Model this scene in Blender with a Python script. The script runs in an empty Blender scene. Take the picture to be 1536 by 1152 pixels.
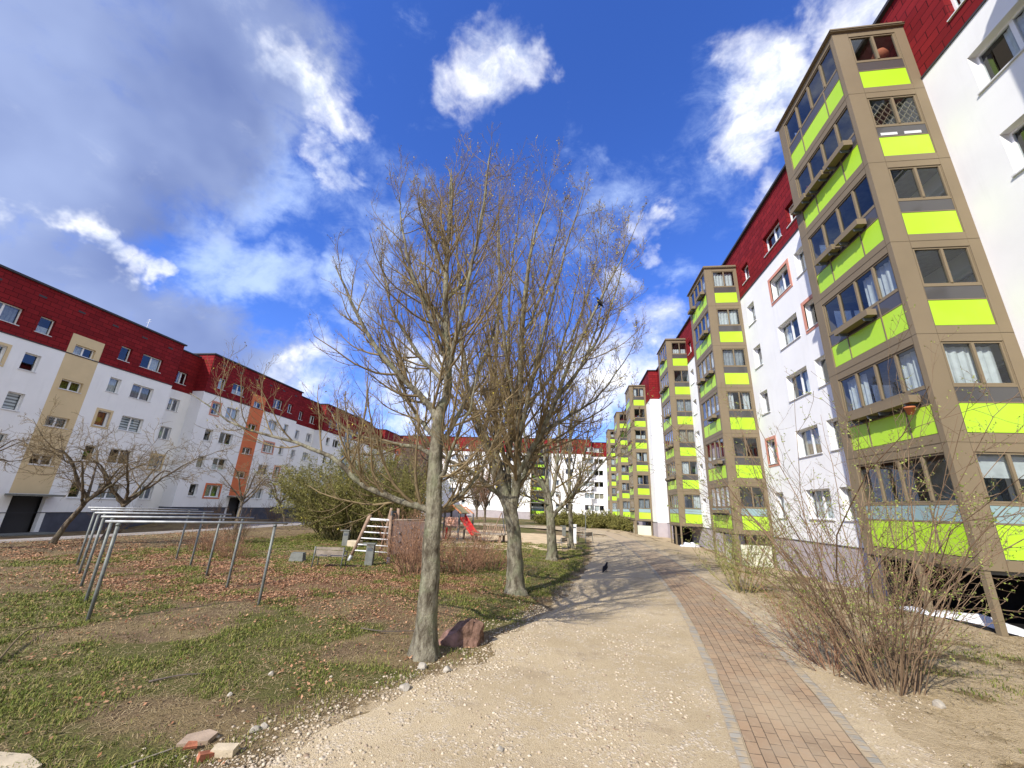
import bpy, math, random
import numpy as np
from mathutils import Matrix, Vector
C = bpy.context.scene.collection
SC = bpy.context.scene
rad = math.radians

# ------------------------------------------------------------------ camera
CAM_H = 2.1
_f, _W = 594.0, 1536.0
zc = Vector((87, 1906, -_f)).normalized()
yc = Vector((84, -189, -_f)); yc = (yc - zc * yc.dot(zc)).normalized()
xc = yc.cross(zc)
cam = bpy.data.objects.new('camera', bpy.data.cameras.new('camera'))
C.objects.link(cam)
M3 = Matrix((xc, yc, zc))
cam.matrix_world = Matrix.Translation((0, 0, CAM_H)) @ M3.to_4x4()
cam.data.sensor_fit = 'HORIZONTAL'; cam.data.sensor_width = 36.0
cam.data.lens = 36.0 * _f / _W
cam.data.clip_start = 0.05; cam.data.clip_end = 2000
SC.camera = cam
SC.view_settings.view_transform = 'Standard'; SC.view_settings.look = 'None'
SC.view_settings.exposure = 0.66; SC.view_settings.gamma = 1.0
SC.cycles.max_bounces = 7; SC.cycles.transparent_max_bounces = 16
SC.cycles.caustics_reflective = False; SC.cycles.caustics_refractive = False
SC.cycles.use_denoising = True

# ------------------------------------------------------------------ sun
SUN_EL, SUN_AZ = 37.0, (0.5, 0.866)          # light travels towards +x, +y
su = bpy.data.lights.new('sun', 'SUN'); su.energy = 4.0; su.angle = rad(0.55); su.color = (1.0, 0.945, 0.85)
sun = bpy.data.objects.new('sun', su); C.objects.link(sun)
ldir = Vector((SUN_AZ[0] * math.cos(rad(SUN_EL)), SUN_AZ[1] * math.cos(rad(SUN_EL)), -math.sin(rad(SUN_EL)))).normalized()
sun.rotation_euler = ldir.to_track_quat('-Z', 'Y').to_euler()

# ------------------------------------------------------------------ node helper
class NT:
    def __init__(s, tree): s.t = tree; s.n = tree.nodes; s.l = tree.links
    def new(s, typ, **kw):
        n = s.n.new(typ)
        for k, v in kw.items(): setattr(n, k, v)
        return n
    def put(s, sock, v):
        if isinstance(v, bpy.types.NodeSocket): s.l.new(v, sock)
        elif v is not None: sock.default_value = v
    def math(s, op, a, b=None, c=None, clamp=False):
        n = s.new('ShaderNodeMath', operation=op, use_clamp=clamp)
        for i, v in enumerate((a, b, c)):
            if v is not None: s.put(n.inputs[i], v)
        return n.outputs[0]
    def vmath(s, op, a, b=None, scale=None):
        n = s.new('ShaderNodeVectorMath', operation=op)
        s.put(n.inputs[0], a)
        if b is not None: s.put(n.inputs[1], b)
        if scale is not None: s.put(n.inputs['Scale'], scale)
        return n.outputs['Value'] if op in ('DISTANCE', 'LENGTH', 'DOT_PRODUCT') else n.outputs['Vector']
    def ramp(s, v, a, b, lo=0.0, hi=1.0, smooth=True):
        n = s.new('ShaderNodeMapRange', interpolation_type='SMOOTHSTEP' if smooth else 'LINEAR')
        s.put(n.inputs['Value'], v)
        n.inputs['From Min'].default_value = a; n.inputs['From Max'].default_value = b
        n.inputs['To Min'].default_value = lo; n.inputs['To Max'].default_value = hi
        return n.outputs['Result']
    def mix(s, f, a, b, blend='MIX'):
        n = s.new('ShaderNodeMix', data_type='RGBA', blend_type=blend, clamp_factor=True)
        s.put(n.inputs['Factor'], f)
        for sock, v in ((n.inputs[6], a), (n.inputs[7], b)):
            if isinstance(v, (tuple, list)): v = tuple(v) + ((1.0,) if len(v) == 3 else ())
            s.put(sock, v)
        return n.outputs[2]
    def noise(s, vec, scale, detail=4.0, rough=0.55, dist=0.0):
        n = s.new('ShaderNodeTexNoise')
        if vec is not None: s.put(n.inputs['Vector'], vec)
        n.inputs['Scale'].default_value = scale; n.inputs['Detail'].default_value = detail
        n.inputs['Roughness'].default_value = rough; n.inputs['Distortion'].default_value = dist
        return n

# ------------------------------------------------------------------ world: sky with clouds, all by direction
wo = bpy.data.worlds.new('World'); SC.world = wo; wo.use_nodes = True
wo.node_tree.nodes.clear(); w = NT(wo.node_tree)
sky = w.new('ShaderNodeTexSky', sky_type='NISHITA'); sky.sun_disc = False
sky.sun_elevation = rad(SUN_EL); sky.sun_rotation = math.atan2(-SUN_AZ[0], -SUN_AZ[1])
sky.air_density = 1.0; sky.dust_density = 0.35; sky.ozone_density = 3.0
SKY_K = 0.12
tc = w.new('ShaderNodeTexCoord'); D = tc.outputs['Generated']
n1 = w.noise(D, 6.0, 5.0, 0.6)
off = w.vmath('SCALE', w.vmath('SUBTRACT', n1.outputs['Color'], (0.5, 0.5, 0.5)), scale=0.24)
Dw = w.vmath('ADD', D, off)
def blobs(lst, vec):
    acc = None
    for (x, y, z, r, wt) in lst:
        d = w.vmath('DISTANCE', vec, (x, y, z))
        m = w.ramp(d, r * 1.25, r * 0.2, 0.0, wt)
        acc = m if acc is None else w.math('MAXIMUM', acc, m)
    return acc
grey = [(-.71,.342,.616,.30,1),(-.575,.386,.721,.22,1),(-.804,.38,.458,.22,1),(-.641,.445,.625,.19,1),(-.847,.234,.478,.26,1),
        (-.87,.40,.31,.13,1),(-.80,.52,.30,.15,1.),(-.72,.63,.285,.13,1.),(-.65,.71,.27,.11,1.),(-.60,.1,.80,.3,1),(-.9,.1,.3,.35,1),(-.53,.50,.685,.10,.9)]
white = [(-.458,.533,.712,.075,1),(-.474,.589,.655,.06,1),(-.487,.47,.735,.06,.9),(-.148,.552,.820,.115,1),(-.219,.575,.788,.07,.9),(-.094,.543,.835,.07,1),(-.16,.50,.85,.06,.8),
         (.345,.55,.76,.10,1),(.353,.645,.68,.085,1),(.40,.69,.605,.075,1),(.375,.60,.71,.09,1),(.43,.49,.76,.08,1),(.47,.46,.75,.08,1),(.41,.56,.72,.08,1),(.47,.58,.67,.1,1),
         (.172,.763,.623,.05,.85),(.19,.735,.65,.04,.8),(.203,.785,.586,.045,.85),(.198,.879,.435,.11,1),(.136,.842,.522,.07,.9),(.078,.943,.325,.17,1),(.22,.93,.29,.15,1),
         (-.405,.869,.283,.15,1),(-.558,.784,.272,.11,1),(-.50,.83,.23,.10,1),(-.64,.73,.24,.07,.9),(-.62,.735,.28,.06,1),(-.153,.962,.225,.2,1),(-.30,.90,.30,.12,.95),(-.35,.90,.2,.15,1),
         (-.84,.405,.385,.038,1.1),(-.83,.425,.382,.042,1.1),(-.815,.447,.38,.04,1.1),(-.80,.47,.378,.038,1.0),(-.785,.49,.378,.036,1.0),(-.77,.512,.378,.038,1.0),(-.752,.537,.38,.038,1.1),(-.735,.56,.383,.034,1.1),(-.48,.84,.26,.07,.9),
         (-.3,-.6,.74,.5,1.2),(.5,-.5,.7,.5,1.8),(-.7,-.65,.25,.45,1.2),(.2,-.95,.25,.5,1.5),(.8,-.5,.3,.5,1.8),(.9,.1,.42,.42,1.9),(.74,-.05,.67,.46,1.9),(.3,-.2,.93,.35,1.6),(.82,.33,.46,.25,1.8)]  # unseen clouds behind, above and right of the view, added as neutral fill light
wisp = [(-.45,.62,.64,.14,.4),(-.40,.76,.50,.16,.5),(-.05,.80,.6,.2,.3),(.3,.7,.65,.12,.4),(-.3,.62,.72,.10,.3),(-.670,.587,.455,.11,1),(-.62,.64,.455,.09,1),(-.575,.575,.582,.11,.8),(-.585,.669,.459,.09,.9),(-.53,.72,.44,.07,.8),(.02,.70,.71,.10,.4),(.1,.74,.66,.1,.45),(-.36,.66,.66,.1,.5),(.25,.82,.5,.08,.5),(-.5,.76,.40,.1,.7),(.28,.6,.75,.1,.4)]
Ds = w.vmath('MULTIPLY', D, (1.0, 1.0, 1.5))
nf = w.noise(Ds, 4.2, 10.0, 0.62, 0.35)
nfine = w.noise(Ds, 12.0, 8.0, 0.65, 0.5)
fb = w.math('ADD', w.math('MULTIPLY', nf.outputs[0], 0.6), w.math('MULTIPLY', nfine.outputs[0], 0.4))
def alpha(lst, gain, a, b):
    m = blobs(lst, Dw)
    return w.ramp(w.math('ADD', m, w.math('MULTIPLY', w.math('SUBTRACT', fb, 0.5), gain)), a, b)
ag = alpha(grey, 2.0, 0.15, 0.95)
ab = alpha(white, 3.0, 0.22, 1.55)
aw = w.math('MULTIPLY', alpha(wisp, 3.0, 0.1, 1.2), 0.85)
sky_t = w.mix(1.0, sky.outputs['Color'], (0.92, 0.93, 1.42), 'MULTIPLY')
sky_s = w.new('ShaderNodeHueSaturation'); sky_s.inputs['Saturation'].default_value = 1.12; sky_s.inputs['Value'].default_value = 1.0
w.put(sky_s.inputs['Color'], sky_t)
K = 1.0 / SKY_K
gshade = w.noise(D, 3.2, 4.0, 0.5)
gcol = w.mix(w.ramp(gshade.outputs[0], 0.3, 0.7), (0.125*K, 0.17*K, 0.345*K), (0.28*K, 0.345*K, 0.54*K))
wshade = w.noise(Dw, 9.0, 6.0, 0.6)
wcol = w.mix(w.ramp(wshade.outputs[0], 0.35, 0.62), (0.50*K, 0.56*K, 0.70*K), (0.90*K, 0.90*K, 0.90*K))
c = w.mix(aw, sky_s.outputs['Color'], (0.42*K, 0.54*K, 0.80*K))
c = w.mix(w.math('MULTIPLY', ag, 0.93), c, gcol)
c = w.mix(ab, c, wcol)
bg = w.new('ShaderNodeBackground'); w.put(bg.inputs['Color'], c); bg.inputs['Strength'].default_value = SKY_K
out = w.new('ShaderNodeOutputWorld'); w.l.new(bg.outputs[0], out.inputs['Surface'])

# ------------------------------------------------------------------ materials
def mat(name, base=(0.5, 0.5, 0.5), rough=0.7, metal=0.0, spec=0.12, fn=None):
    m = bpy.data.materials.new(name); m.use_nodes = True
    t = NT(m.node_tree); b = t.n['Principled BSDF']
    b.inputs['Base Color'].default_value = (*base, 1); b.inputs['Roughness'].default_value = rough
    b.inputs['Metallic'].default_value = metal; b.inputs['Specular IOR Level'].default_value = spec
    if fn: fn(t, b)
    return m
def bump(t, b, h, strength=0.4, dist=0.02):
    n = t.new('ShaderNodeBump'); n.inputs['Strength'].default_value = strength; n.inputs['Distance'].default_value = dist
    t.put(n.inputs['Height'], h); t.l.new(n.outputs[0], b.inputs['Normal'])
def pos(t): return t.new('ShaderNodeNewGeometry').outputs['Position']
def f_vary(base, amt=0.12, scale=2.0, bs=40.0, bstr=0.15, streak=False):
    def fn(t, b):
        p = pos(t)
        n = t.noise(p, scale, 5.0)
        lo = tuple(x * (1 - amt) for x in base); hi = tuple(min(1, x * (1 + amt)) for x in base)
        col = t.mix(t.ramp(n.outputs[0], 0.3, 0.7), lo, hi)
        if streak:
            mp = t.vmath('MULTIPLY', p, (1.3, 1.3, 0.16))
            s2 = t.noise(mp, 2.4, 4.0)
            col = t.mix(t.ramp(s2.outputs[0], 0.52, 0.78, 0.0, 0.22), col, tuple(x * 0.72 for x in base))
        t.l.new(col, b.inputs['Base Color'])
        if bstr: bump(t, b, t.noise(p, bs, 3.0).outputs[0], bstr, 0.01)
    return fn
def f_shingle(t, b):
    p = pos(t); sx = t.new('ShaderNodeSeparateXYZ'); t.put(sx.inputs[0], p)
    cb = t.new('ShaderNodeCombineXYZ'); t.put(cb.inputs[0], t.math('ADD', sx.outputs[0], sx.outputs[1])); t.put(cb.inputs[1], sx.outputs[2])
    br = t.new('ShaderNodeTexBrick'); t.put(br.inputs['Vector'], cb.outputs[0])
    br.inputs['Color1'].default_value = (0.165, 0.011, 0.013, 1); br.inputs['Color2'].default_value = (0.235, 0.017, 0.019, 1)
    br.inputs['Mortar'].default_value = (0.045, 0.005, 0.006, 1); br.inputs['Scale'].default_value = 1.0
    br.inputs['Brick Width'].default_value = 0.62; br.inputs['Row Height'].default_value = 0.3
    br.inputs['Mortar Size'].default_value = 0.014; br.inputs['Mortar Smooth'].default_value = 0.2
    n = t.noise(p, 1.3, 4.0)
    t.l.new(t.mix(t.ramp(n.outputs[0], 0.35, 0.7, 0, .35), br.outputs['Color'], (0.13, 0.012, 0.016)), b.inputs['Base Color'])
    fr = t.math('FRACT', t.math('DIVIDE', sx.outputs[2], 0.3))
    bump(t, b, t.math('ADD', t.math('MULTIPLY', fr, -1.0), t.math('MULTIPLY', br.outputs['Fac'], -0.6)), 0.5, 0.02)
def f_random(cols, rough=0.8):
    def fn(t, b):
        g = t.new('ShaderNodeNewGeometry')
        r = t.new('ShaderNodeValToRGB'); r.color_ramp.interpolation = 'LINEAR'
        e = r.color_ramp.elements
        while len(e) < len(cols): e.new(0.5)
        for i, cc in enumerate(cols): e[i].position = i / (len(cols) - 1); e[i].color = (*cc, 1)
        t.l.new(g.outputs['Random Per Island'], r.inputs[0]); t.l.new(r.outputs[0], b.inputs['Base Color'])
    return fn
def f_bark(base, dark, moss, scale=1.0):
    def fn(t, b):
        p = pos(t); mp = t.vmath('MULTIPLY', p, (1, 1, 0.45))
        n = t.noise(mp, 9.0 * scale, 6.0, 0.65); n2 = t.noise(p, 3.0 * scale, 4.0); n3 = t.noise(mp, 38.0 * scale, 4.0, 0.7)
        col = t.mix(t.ramp(n.outputs[0], 0.35, 0.68), dark, base)
        col = t.mix(t.ramp(n2.outputs[0], 0.46, 0.68, 0, 0.65), col, moss)
        col = t.mix(t.ramp(n3.outputs[0], 0.56, 0.72, 0, 0.6), col, dark)
        t.l.new(col, b.inputs['Base Color'])
        bump(t, b, t.math('ADD', n3.outputs[0], n.outputs[0]), 1.0, 0.03)
    return fn
def glassmat(name, tint=(0.78, 0.84, 0.86), ior=1.5, gain=1.0):
    m = bpy.data.materials.new(name); m.use_nodes = True; t = NT(m.node_tree); t.n.clear()
    tr = t.new('ShaderNodeBsdfTransparent'); tr.inputs[0].default_value = (*tint, 1)
    gl = t.new('ShaderNodeBsdfGlossy'); gl.inputs['Roughness'].default_value = 0.015; gl.inputs[0].default_value = (0.95, 0.97, 1, 1)
    g = t.new('ShaderNodeNewGeometry')
    cs = t.math('ABSOLUTE', t.vmath('DOT_PRODUCT', g.outputs['Incoming'], g.outputs['Normal']))
    fr = t.math('ADD', 0.045, t.math('MULTIPLY', 0.955, t.math('POWER', t.math('SUBTRACT', 1.0, cs, clamp=True), 5.0)))
    mx = t.new('ShaderNodeMixShader'); t.put(mx.inputs[0], t.math('MULTIPLY', fr, gain, clamp=True))
    t.l.new(tr.outputs[0], mx.inputs[1]); t.l.new(gl.outputs[0], mx.inputs[2])
    o = t.new('ShaderNodeOutputMaterial'); t.l.new(mx.outputs[0], o.inputs[0]); return m
def f_stripe(c1, c2, per):
    def fn(t, b):
        sx = t.new('ShaderNodeSeparateXYZ'); t.put(sx.inputs[0], pos(t))
        fr = t.math('FRACT', t.math('DIVIDE', sx.outputs[2], per))
        t.l.new(t.mix(t.math('GREATER_THAN', fr, 0.5), c1, c2), b.inputs['Base Color'])
    return fn
def f_brickpath(t, b):
    uv = t.new('ShaderNodeUVMap'); uv.uv_map = 'UVMap'
    br = t.new('ShaderNodeTexBrick'); t.put(br.inputs['Vector'], uv.outputs[0])
    br.inputs['Scale'].default_value = 1.0; br.inputs['Brick Width'].default_value = 0.225; br.inputs['Row Height'].default_value = 0.142
    br.inputs['Mortar Size'].default_value = 0.006; br.inputs['Mortar Smooth'].default_value = 0.3
    br.inputs['Color1'].default_value = (0.355, 0.24, 0.145, 1); br.inputs['Color2'].default_value = (0.265, 0.19, 0.122, 1); br.inputs['Mortar'].default_value = (0.07, 0.052, 0.036, 1)
    br.inputs['Bias'].default_value = -0.1
    p = pos(t)
    n = t.noise(p, 1.6, 6.0, 0.65); n2 = t.noise(p, 14.0, 5.0, 0.6); n3 = t.noise(p, 0.55, 3.0)
    col = t.mix(t.ramp(n.outputs[0], 0.5, 0.72, 0, 0.75), br.outputs['Color'], (0.25, 0.205, 0.155))
    col = t.mix(t.ramp(n3.outputs[0], 0.45, 0.68, 0, 0.6), col, (0.43, 0.34, 0.22))
    col = t.mix(t.ramp(n2.outputs[0], 0.52, 0.75, 0, 0.5), col, (0.43, 0.335, 0.22))
    sx = t.new('ShaderNodeSeparateXYZ'); t.put(sx.inputs[0], p)
    dust = t.math('ADD', t.ramp(sx.outputs[1], 12.0, 32.0, 0.0, 0.75), t.math('MULTIPLY', t.math('SUBTRACT', n.outputs[0], 0.5), 0.5))
    col = t.mix(t.math('MULTIPLY', dust, 1.0, clamp=True), col, (0.48, 0.38, 0.245))
    t.l.new(col, b.inputs['Base Color'])
    bump(t, b, t.math('ADD', t.math('MULTIPLY', br.outputs['Fac'], -1.0), t.math('MULTIPLY', n2.outputs[0], .35)), 0.7, 0.008)
def f_edge(t, b):
    uv = t.new('ShaderNodeUVMap'); uv.uv_map = 'UVMap'
    br = t.new('ShaderNodeTexBrick'); t.put(br.inputs['Vector'], uv.outputs[0])
    br.inputs['Scale'].default_value = 1.0; br.inputs['Brick Width'].default_value = 0.11; br.inputs['Row Height'].default_value = 0.11
    br.inputs['Mortar Size'].default_value = 0.012; br.inputs['Mortar Smooth'].default_value = 0.5
    br.inputs['Color1'].default_value = (0.36, 0.33, 0.27, 1); br.inputs['Color2'].default_value = (0.27, 0.255, 0.215, 1); br.inputs['Mortar'].default_value = (0.33, 0.27, 0.19, 1)
    p = pos(t); n = t.noise(p, 5.0, 5.0, 0.65)
    t.l.new(t.mix(t.ramp(n.outputs[0], 0.42, 0.58, 0, 0.92), br.outputs['Color'], (0.40, 0.315, 0.20)), b.inputs['Base Color'])
    bump(t, b, t.math('ADD', t.math('MULTIPLY', br.outputs['Fac'], -1.0), n.outputs[0]), 0.6, 0.012)
def f_gravel(t, b):
    p = pos(t)
    v = t.new('ShaderNodeTexVoronoi'); v.inputs['Scale'].default_value = 34.0; t.put(v.inputs['Vector'], p)
    v2 = t.new('ShaderNodeTexVoronoi'); v2.inputs['Scale'].default_value = 85.0; t.put(v2.inputs['Vector'], p)
    big = t.noise(p, 0.55, 6.0, 0.62); mid = t.noise(p, 2.6, 5.0, 0.6); fine = t.noise(p, 55.0, 3.0, 0.6)
    col = t.mix(t.ramp(big.outputs[0], 0.36, 0.66), (0.40, 0.315, 0.19), (0.52, 0.42, 0.265))
    sv = t.new('ShaderNodeSeparateColor'); t.put(sv.inputs[0], v.outputs['Color'])
    stone = t.math('MULTIPLY', t.ramp(mid.outputs[0], 0.42, 0.62), t.math('GREATER_THAN', sv.outputs[0], 0.55))
    col = t.mix(t.math('MULTIPLY', stone, 0.65), col, t.mix(sv.outputs[1], (0.42, 0.35, 0.26), (0.64, 0.56, 0.44)))
    col = t.mix(t.ramp(fine.outputs[0], 0.50, 0.68, 0, 0.75), col, (0.27, 0.20, 0.12))
    sp = t.noise(p, 120.0, 2.0, 0.5)
    col = t.mix(t.ramp(sp.outputs[0], 0.58, 0.7, 0, 0.55), col, (0.66, 0.57, 0.42))
    dk = t.noise(p, 1.1, 5.0, 0.7)
    col = t.mix(t.ramp(dk.outputs[0], 0.50, 0.70, 0, 0.75), col, (0.30, 0.23, 0.145))
    t.l.new(col, b.inputs['Base Color'])
    h = t.math('ADD', t.math('MULTIPLY', t.math('SUBTRACT', 0.6, v.outputs['Distance']), stone), t.math('MULTIPLY', t.math('SUBTRACT', 0.5, v2.outputs['Distance']), 0.4))
    bump(t, b, t.math('ADD', h, t.math('MULTIPLY', mid.outputs[0], 0.8)), 0.8, 0.016)
def f_ground(t, b):
    p = pos(t); a = t.new('ShaderNodeAttribute'); a.attribute_name = 'cover'
    s = t.new('ShaderNodeSeparateColor'); t.put(s.inputs[0], a.outputs['Color'])
    n = t.noise(p, 6.0, 6.0, 0.7); n2 = t.noise(p, 40.0, 4.0, 0.65); n3 = t.noise(p, 1.2, 5.0, .6)
    soil = t.mix(t.ramp(n.outputs[0], 0.3, 0.7), (0.115, 0.078, 0.042), (0.225, 0.155, 0.088))
    straw = t.mix(t.ramp(n2.outputs[0], 0.35, 0.65), (0.17, 0.125, 0.058), (0.33, 0.25, 0.12))
    soil = t.mix(t.ramp(n3.outputs[0], 0.4, 0.62, 0, .8), soil, straw)
    green = t.mix(t.ramp(n2.outputs[0], 0.3, 0.7), (0.075, 0.075, 0.02), (0.15, 0.14, 0.045))
    lit = t.mix(t.ramp(n2.outputs[0], 0.35, 0.65), (0.12, 0.06, 0.03), (0.28, 0.155, 0.085))
    sand = t.mix(t.ramp(n.outputs[0], 0.3, 0.7), (0.38, 0.29, 0.17), (0.50, 0.395, 0.245))
    j = t.math('MULTIPLY', t.math('SUBTRACT', n.outputs[0], 0.5), 1.3)
    col = t.mix(t.ramp(t.math('ADD', s.outputs[0], j), 0.25, 0.75), soil, green)
    col = t.mix(t.ramp(t.math('ADD', s.outputs[1], j), 0.3, 0.8), col, lit)
    col = t.mix(t.ramp(t.math('ADD', s.outputs[2], j), 0.3, 0.75), col, sand)
    t.l.new(col, b.inputs['Base Color'])
    bump(t, b, t.math('ADD', n2.outputs[0], n.outputs[0]), 0.9, 0.035)
def f_rock(t, b):
    p = pos(t); n = t.noise(p, 7.0, 8.0, 0.65); n2 = t.noise(p, 2.5, 3.0)
    col = t.mix(t.ramp(n.outputs[0], 0.35, 0.65), (0.10, 0.06, 0.042), (0.235, 0.14, 0.10))
    t.l.new(t.mix(t.ramp(n2.outputs[0], 0.5, 0.64, 0, 0.6), col, (0.33, 0.19, 0.165)), b.inputs['Base Color'])
    bump(t, b, n.outputs[0], 0.8, 0.05)

WHITE = mat('white render', (0.80, 0.80, 0.78), 0.9, fn=f_vary((0.79, 0.79, 0.775), 0.03, 0.7, 60, 0.12, True))
RED = mat('red shingles', (0.2, 0.015, 0.02), 0.78, spec=0.1, fn=f_shingle)
BEIGE = mat('beige render', fn=f_vary((0.62, 0.49, 0.29), 0.04, 1.0, 60, 0.1), rough=0.9)
ORANGE = mat('orange render', fn=f_vary((0.60, 0.17, 0.075), 0.05, 1.0, 60, 0.1), rough=0.9)
BLUE = mat('pale blue render', fn=f_vary((0.27, 0.38, 0.52), 0.05, 1.0, 60, 0.1), rough=0.9)
SALMON = mat('salmon trim', fn=f_vary((0.58, 0.27, 0.20), 0.04, 1.0, 60, 0.1), rough=0.9)
PLINTH_D = mat('dark plinth render', fn=f_vary((0.085, 0.09, 0.115), 0.15, 1.5, 50, 0.15, True), rough=0.9)
PLINTH_L = mat('lilac plinth render', fn=f_vary((0.40, 0.36, 0.37), 0.08, 1.0, 50, 0.15, True), rough=0.9)
DARKTRIM = mat('dark metal trim', (0.05, 0.05, 0.055), 0.5)
ROOFM = mat('roof felt', (0.10, 0.10, 0.10), 0.9)
PVC = mat('white window frame', (0.78, 0.78, 0.77), 0.4)
SILLM = mat('pale metal sill', (0.62, 0.62, 0.62), 0.45)
GLASS = glassmat('window glass', (0.72, 0.78, 0.80), 1.5, 1.6)
GLASST = glassmat('balcony glass', (0.66, 0.72, 0.74), 1.5, 1.5)
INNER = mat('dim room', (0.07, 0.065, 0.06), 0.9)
UNDERSHADE = mat('undercroft shade black', fn=f_vary((0.014, 0.013, 0.013), 0.3, 2.0, 30, 0.2), rough=0.9)  # shade under the towers put into a near-black colour
NET = mat('white net curtain', fn=f_vary((0.72, 0.71, 0.68), 0.1, 6.0, 30, 0.0), rough=0.9)
GREYC = mat('grey curtain', fn=f_vary((0.36, 0.36, 0.37), 0.15, 6.0, 30, 0.0), rough=0.9)
TANC = mat('tan curtain', fn=f_vary((0.45, 0.38, 0.27), 0.15, 6.0, 30, 0.0), rough=0.9)
GREENC = mat('green plants behind glass', fn=f_vary((0.13, 0.18, 0.03), 0.6, 9.0, 30, 0.0), rough=0.9)
RUSTC = mat('rust red curtain', fn=f_vary((0.42, 0.13, 0.04), 0.4, 6.0, 30, 0.0), rough=0.9)
BLINDM = mat('striped roller blind', rough=0.8, fn=f_stripe((0.72, 0.72, 0.71), (0.13, 0.14, 0.15), 0.2))
TAUPE = mat('taupe panels', fn=f_vary((0.20, 0.158, 0.10), 0.05, 0.8, 25, 0.04), rough=0.5)
TAUPE_D = mat('taupe joint', (0.10, 0.078, 0.05), 0.6)
def f_lime(t, b):
    p = pos(t); oi = t.new('ShaderNodeObjectInfo')
    n = t.noise(t.vmath('MULTIPLY', p, (3.0, 3.0, .7)), 2.2, 5.0, 0.6); n2 = t.noise(p, 1.1, 3.0)
    col = t.mix(oi.outputs['Random'], (0.375, 0.63, 0.022), (0.43, 0.69, 0.035))
    col = t.mix(t.ramp(n.outputs[0], 0.55, 0.8, 0, 0.35), col, (0.34, 0.52, 0.06))
    col = t.mix(t.ramp(n2.outputs[0], 0.4, 0.7, 0, 0.25), col, (0.46, 0.66, 0.08))
    t.l.new(col, b.inputs['Base Color']); bump(t, b, n2.outputs[0], 0.06, 0.02)
LIME = mat('lime panels', fn=f_lime, rough=0.42, spec=0.4)
SMOKE = mat('smoked lower panel', (0.075, 0.072, 0.07), 0.12, spec=0.5)
TEAL = mat('blue grey panel', fn=f_vary((0.25, 0.36, 0.37), 0.05, 1.0, 20, 0.03), rough=0.4)
PALEPANEL = mat('pale green panel', fn=f_vary((0.60, 0.61, 0.48), 0.04, 1.0, 20, 0.05), rough=0.7)
LATTICE = mat('wooden lattice', (0.52, 0.42, 0.27), 0.7)
BARK = mat('grey green bark', rough=0.9, fn=f_bark((0.29, 0.265, 0.19), (0.085, 0.07, 0.048), (0.215, 0.225, 0.135)))
TWIG = mat('tan twigs', rough=0.85, fn=f_vary((0.19, 0.142, 0.076), 0.25, 1.5, 30, 0.0))
TWIG_D = mat('dark twigs', rough=0.8, fn=f_vary((0.13, 0.105, 0.085), 0.25, 1.5, 30, 0.0))
TWIG_R = mat('reddish twigs', rough=0.8, fn=f_vary((0.27, 0.155, 0.095), 0.35, 1.5, 30, 0.0))
TWIG_S = mat('shrub twigs', rough=0.8, fn=f_vary((0.20, 0.138, 0.085), 0.3, 1.5, 30, 0.0))
TWIG_G = mat('greenish twigs', rough=0.8, fn=f_vary((0.22, 0.195, 0.075), 0.3, 1.5, 30, 0.0))
BUD = mat('yellow green buds', rough=0.7, fn=f_random([(0.28, 0.22, 0.045), (0.46, 0.37, 0.06), (0.20, 0.18, 0.04)]))
LEAFS = mat('young green leaves', rough=0.6, fn=f_random([(0.13, 0.17, 0.035), (0.23, 0.28, 0.06), (0.32, 0.34, 0.10)]))
LEAFB = mat('olive bush leaves', rough=0.7, fn=f_random([(0.075, 0.08, 0.018), (0.17, 0.165, 0.04), (0.27, 0.24, 0.075)]))
GRASS = mat('grass blades', rough=0.7, fn=f_random([(0.065, 0.095, 0.014), (0.125, 0.16, 0.028), (0.19, 0.20, 0.045), (0.32, 0.26, 0.10)]))
STRAW = mat('dry grass', rough=0.8, fn=f_random([(0.17, 0.12, 0.06), (0.30, 0.225, 0.115), (0.42, 0.33, 0.18)]))
LEAFL = mat('dead leaves', rough=0.8, fn=f_random([(0.13, 0.055, 0.028), (0.30, 0.14, 0.07), (0.48, 0.27, 0.155), (0.37, 0.23, 0.125), (0.20, 0.10, 0.05)]))
PEBBLE = mat('pebbles', rough=0.85, fn=f_random([(0.30, 0.24, 0.165), (0.42, 0.345, 0.24), (0.52, 0.45, 0.34), (0.25, 0.18, 0.12)]))
ROCK = mat('reddish rock', rough=0.9, fn=f_rock)
GROUND = mat('courtyard ground', rough=0.95, fn=f_ground)
GRAVEL = mat('sandy gravel', rough=0.95, fn=f_gravel)
PAVER = mat('clay pavers', rough=0.85, fn=f_brickpath)
EDGEM = mat('grey setts', rough=0.9, fn=f_edge)
SAND = mat('playground sand', rough=0.95, fn=f_vary((0.56, 0.43, 0.26), 0.12, 1.5, 20, 0.3))
ASPHALT = mat('road surface', rough=0.9, fn=f_vary((0.30, 0.27, 0.24), 0.12, 1.5, 40, 0.2))
GALV = mat('weathered steel', fn=f_vary((0.17, 0.18, 0.165), 0.2, 8.0, 40, 0.05), rough=0.5, metal=0.2)
GALVB = mat('bright galvanised steel', fn=f_vary((0.38, 0.39, 0.385), 0.18, 9.0, 40, 0.05), rough=0.5, metal=0.3)
WOODP = mat('weathered pole wood', fn=f_vary((0.29, 0.20, 0.14), 0.25, 5.0, 60, 0.3), rough=0.8)
WOODG = mat('grey wood', fn=f_vary((0.27, 0.23, 0.18), 0.2, 5.0, 60, 0.3), rough=0.8)
BROWNB = mat('brown board', fn=f_vary((0.235, 0.17, 0.145), 0.12, 3.0, 40, 0.1), rough=0.7)
CONC = mat('grey green concrete', fn=f_vary((0.17, 0.175, 0.155), 0.15, 6.0, 50, 0.3), rough=0.9)
CONCW = mat('pale concrete', fn=f_vary((0.50, 0.42, 0.29), 0.12, 7.0, 50, 0.3), rough=0.9)
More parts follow.
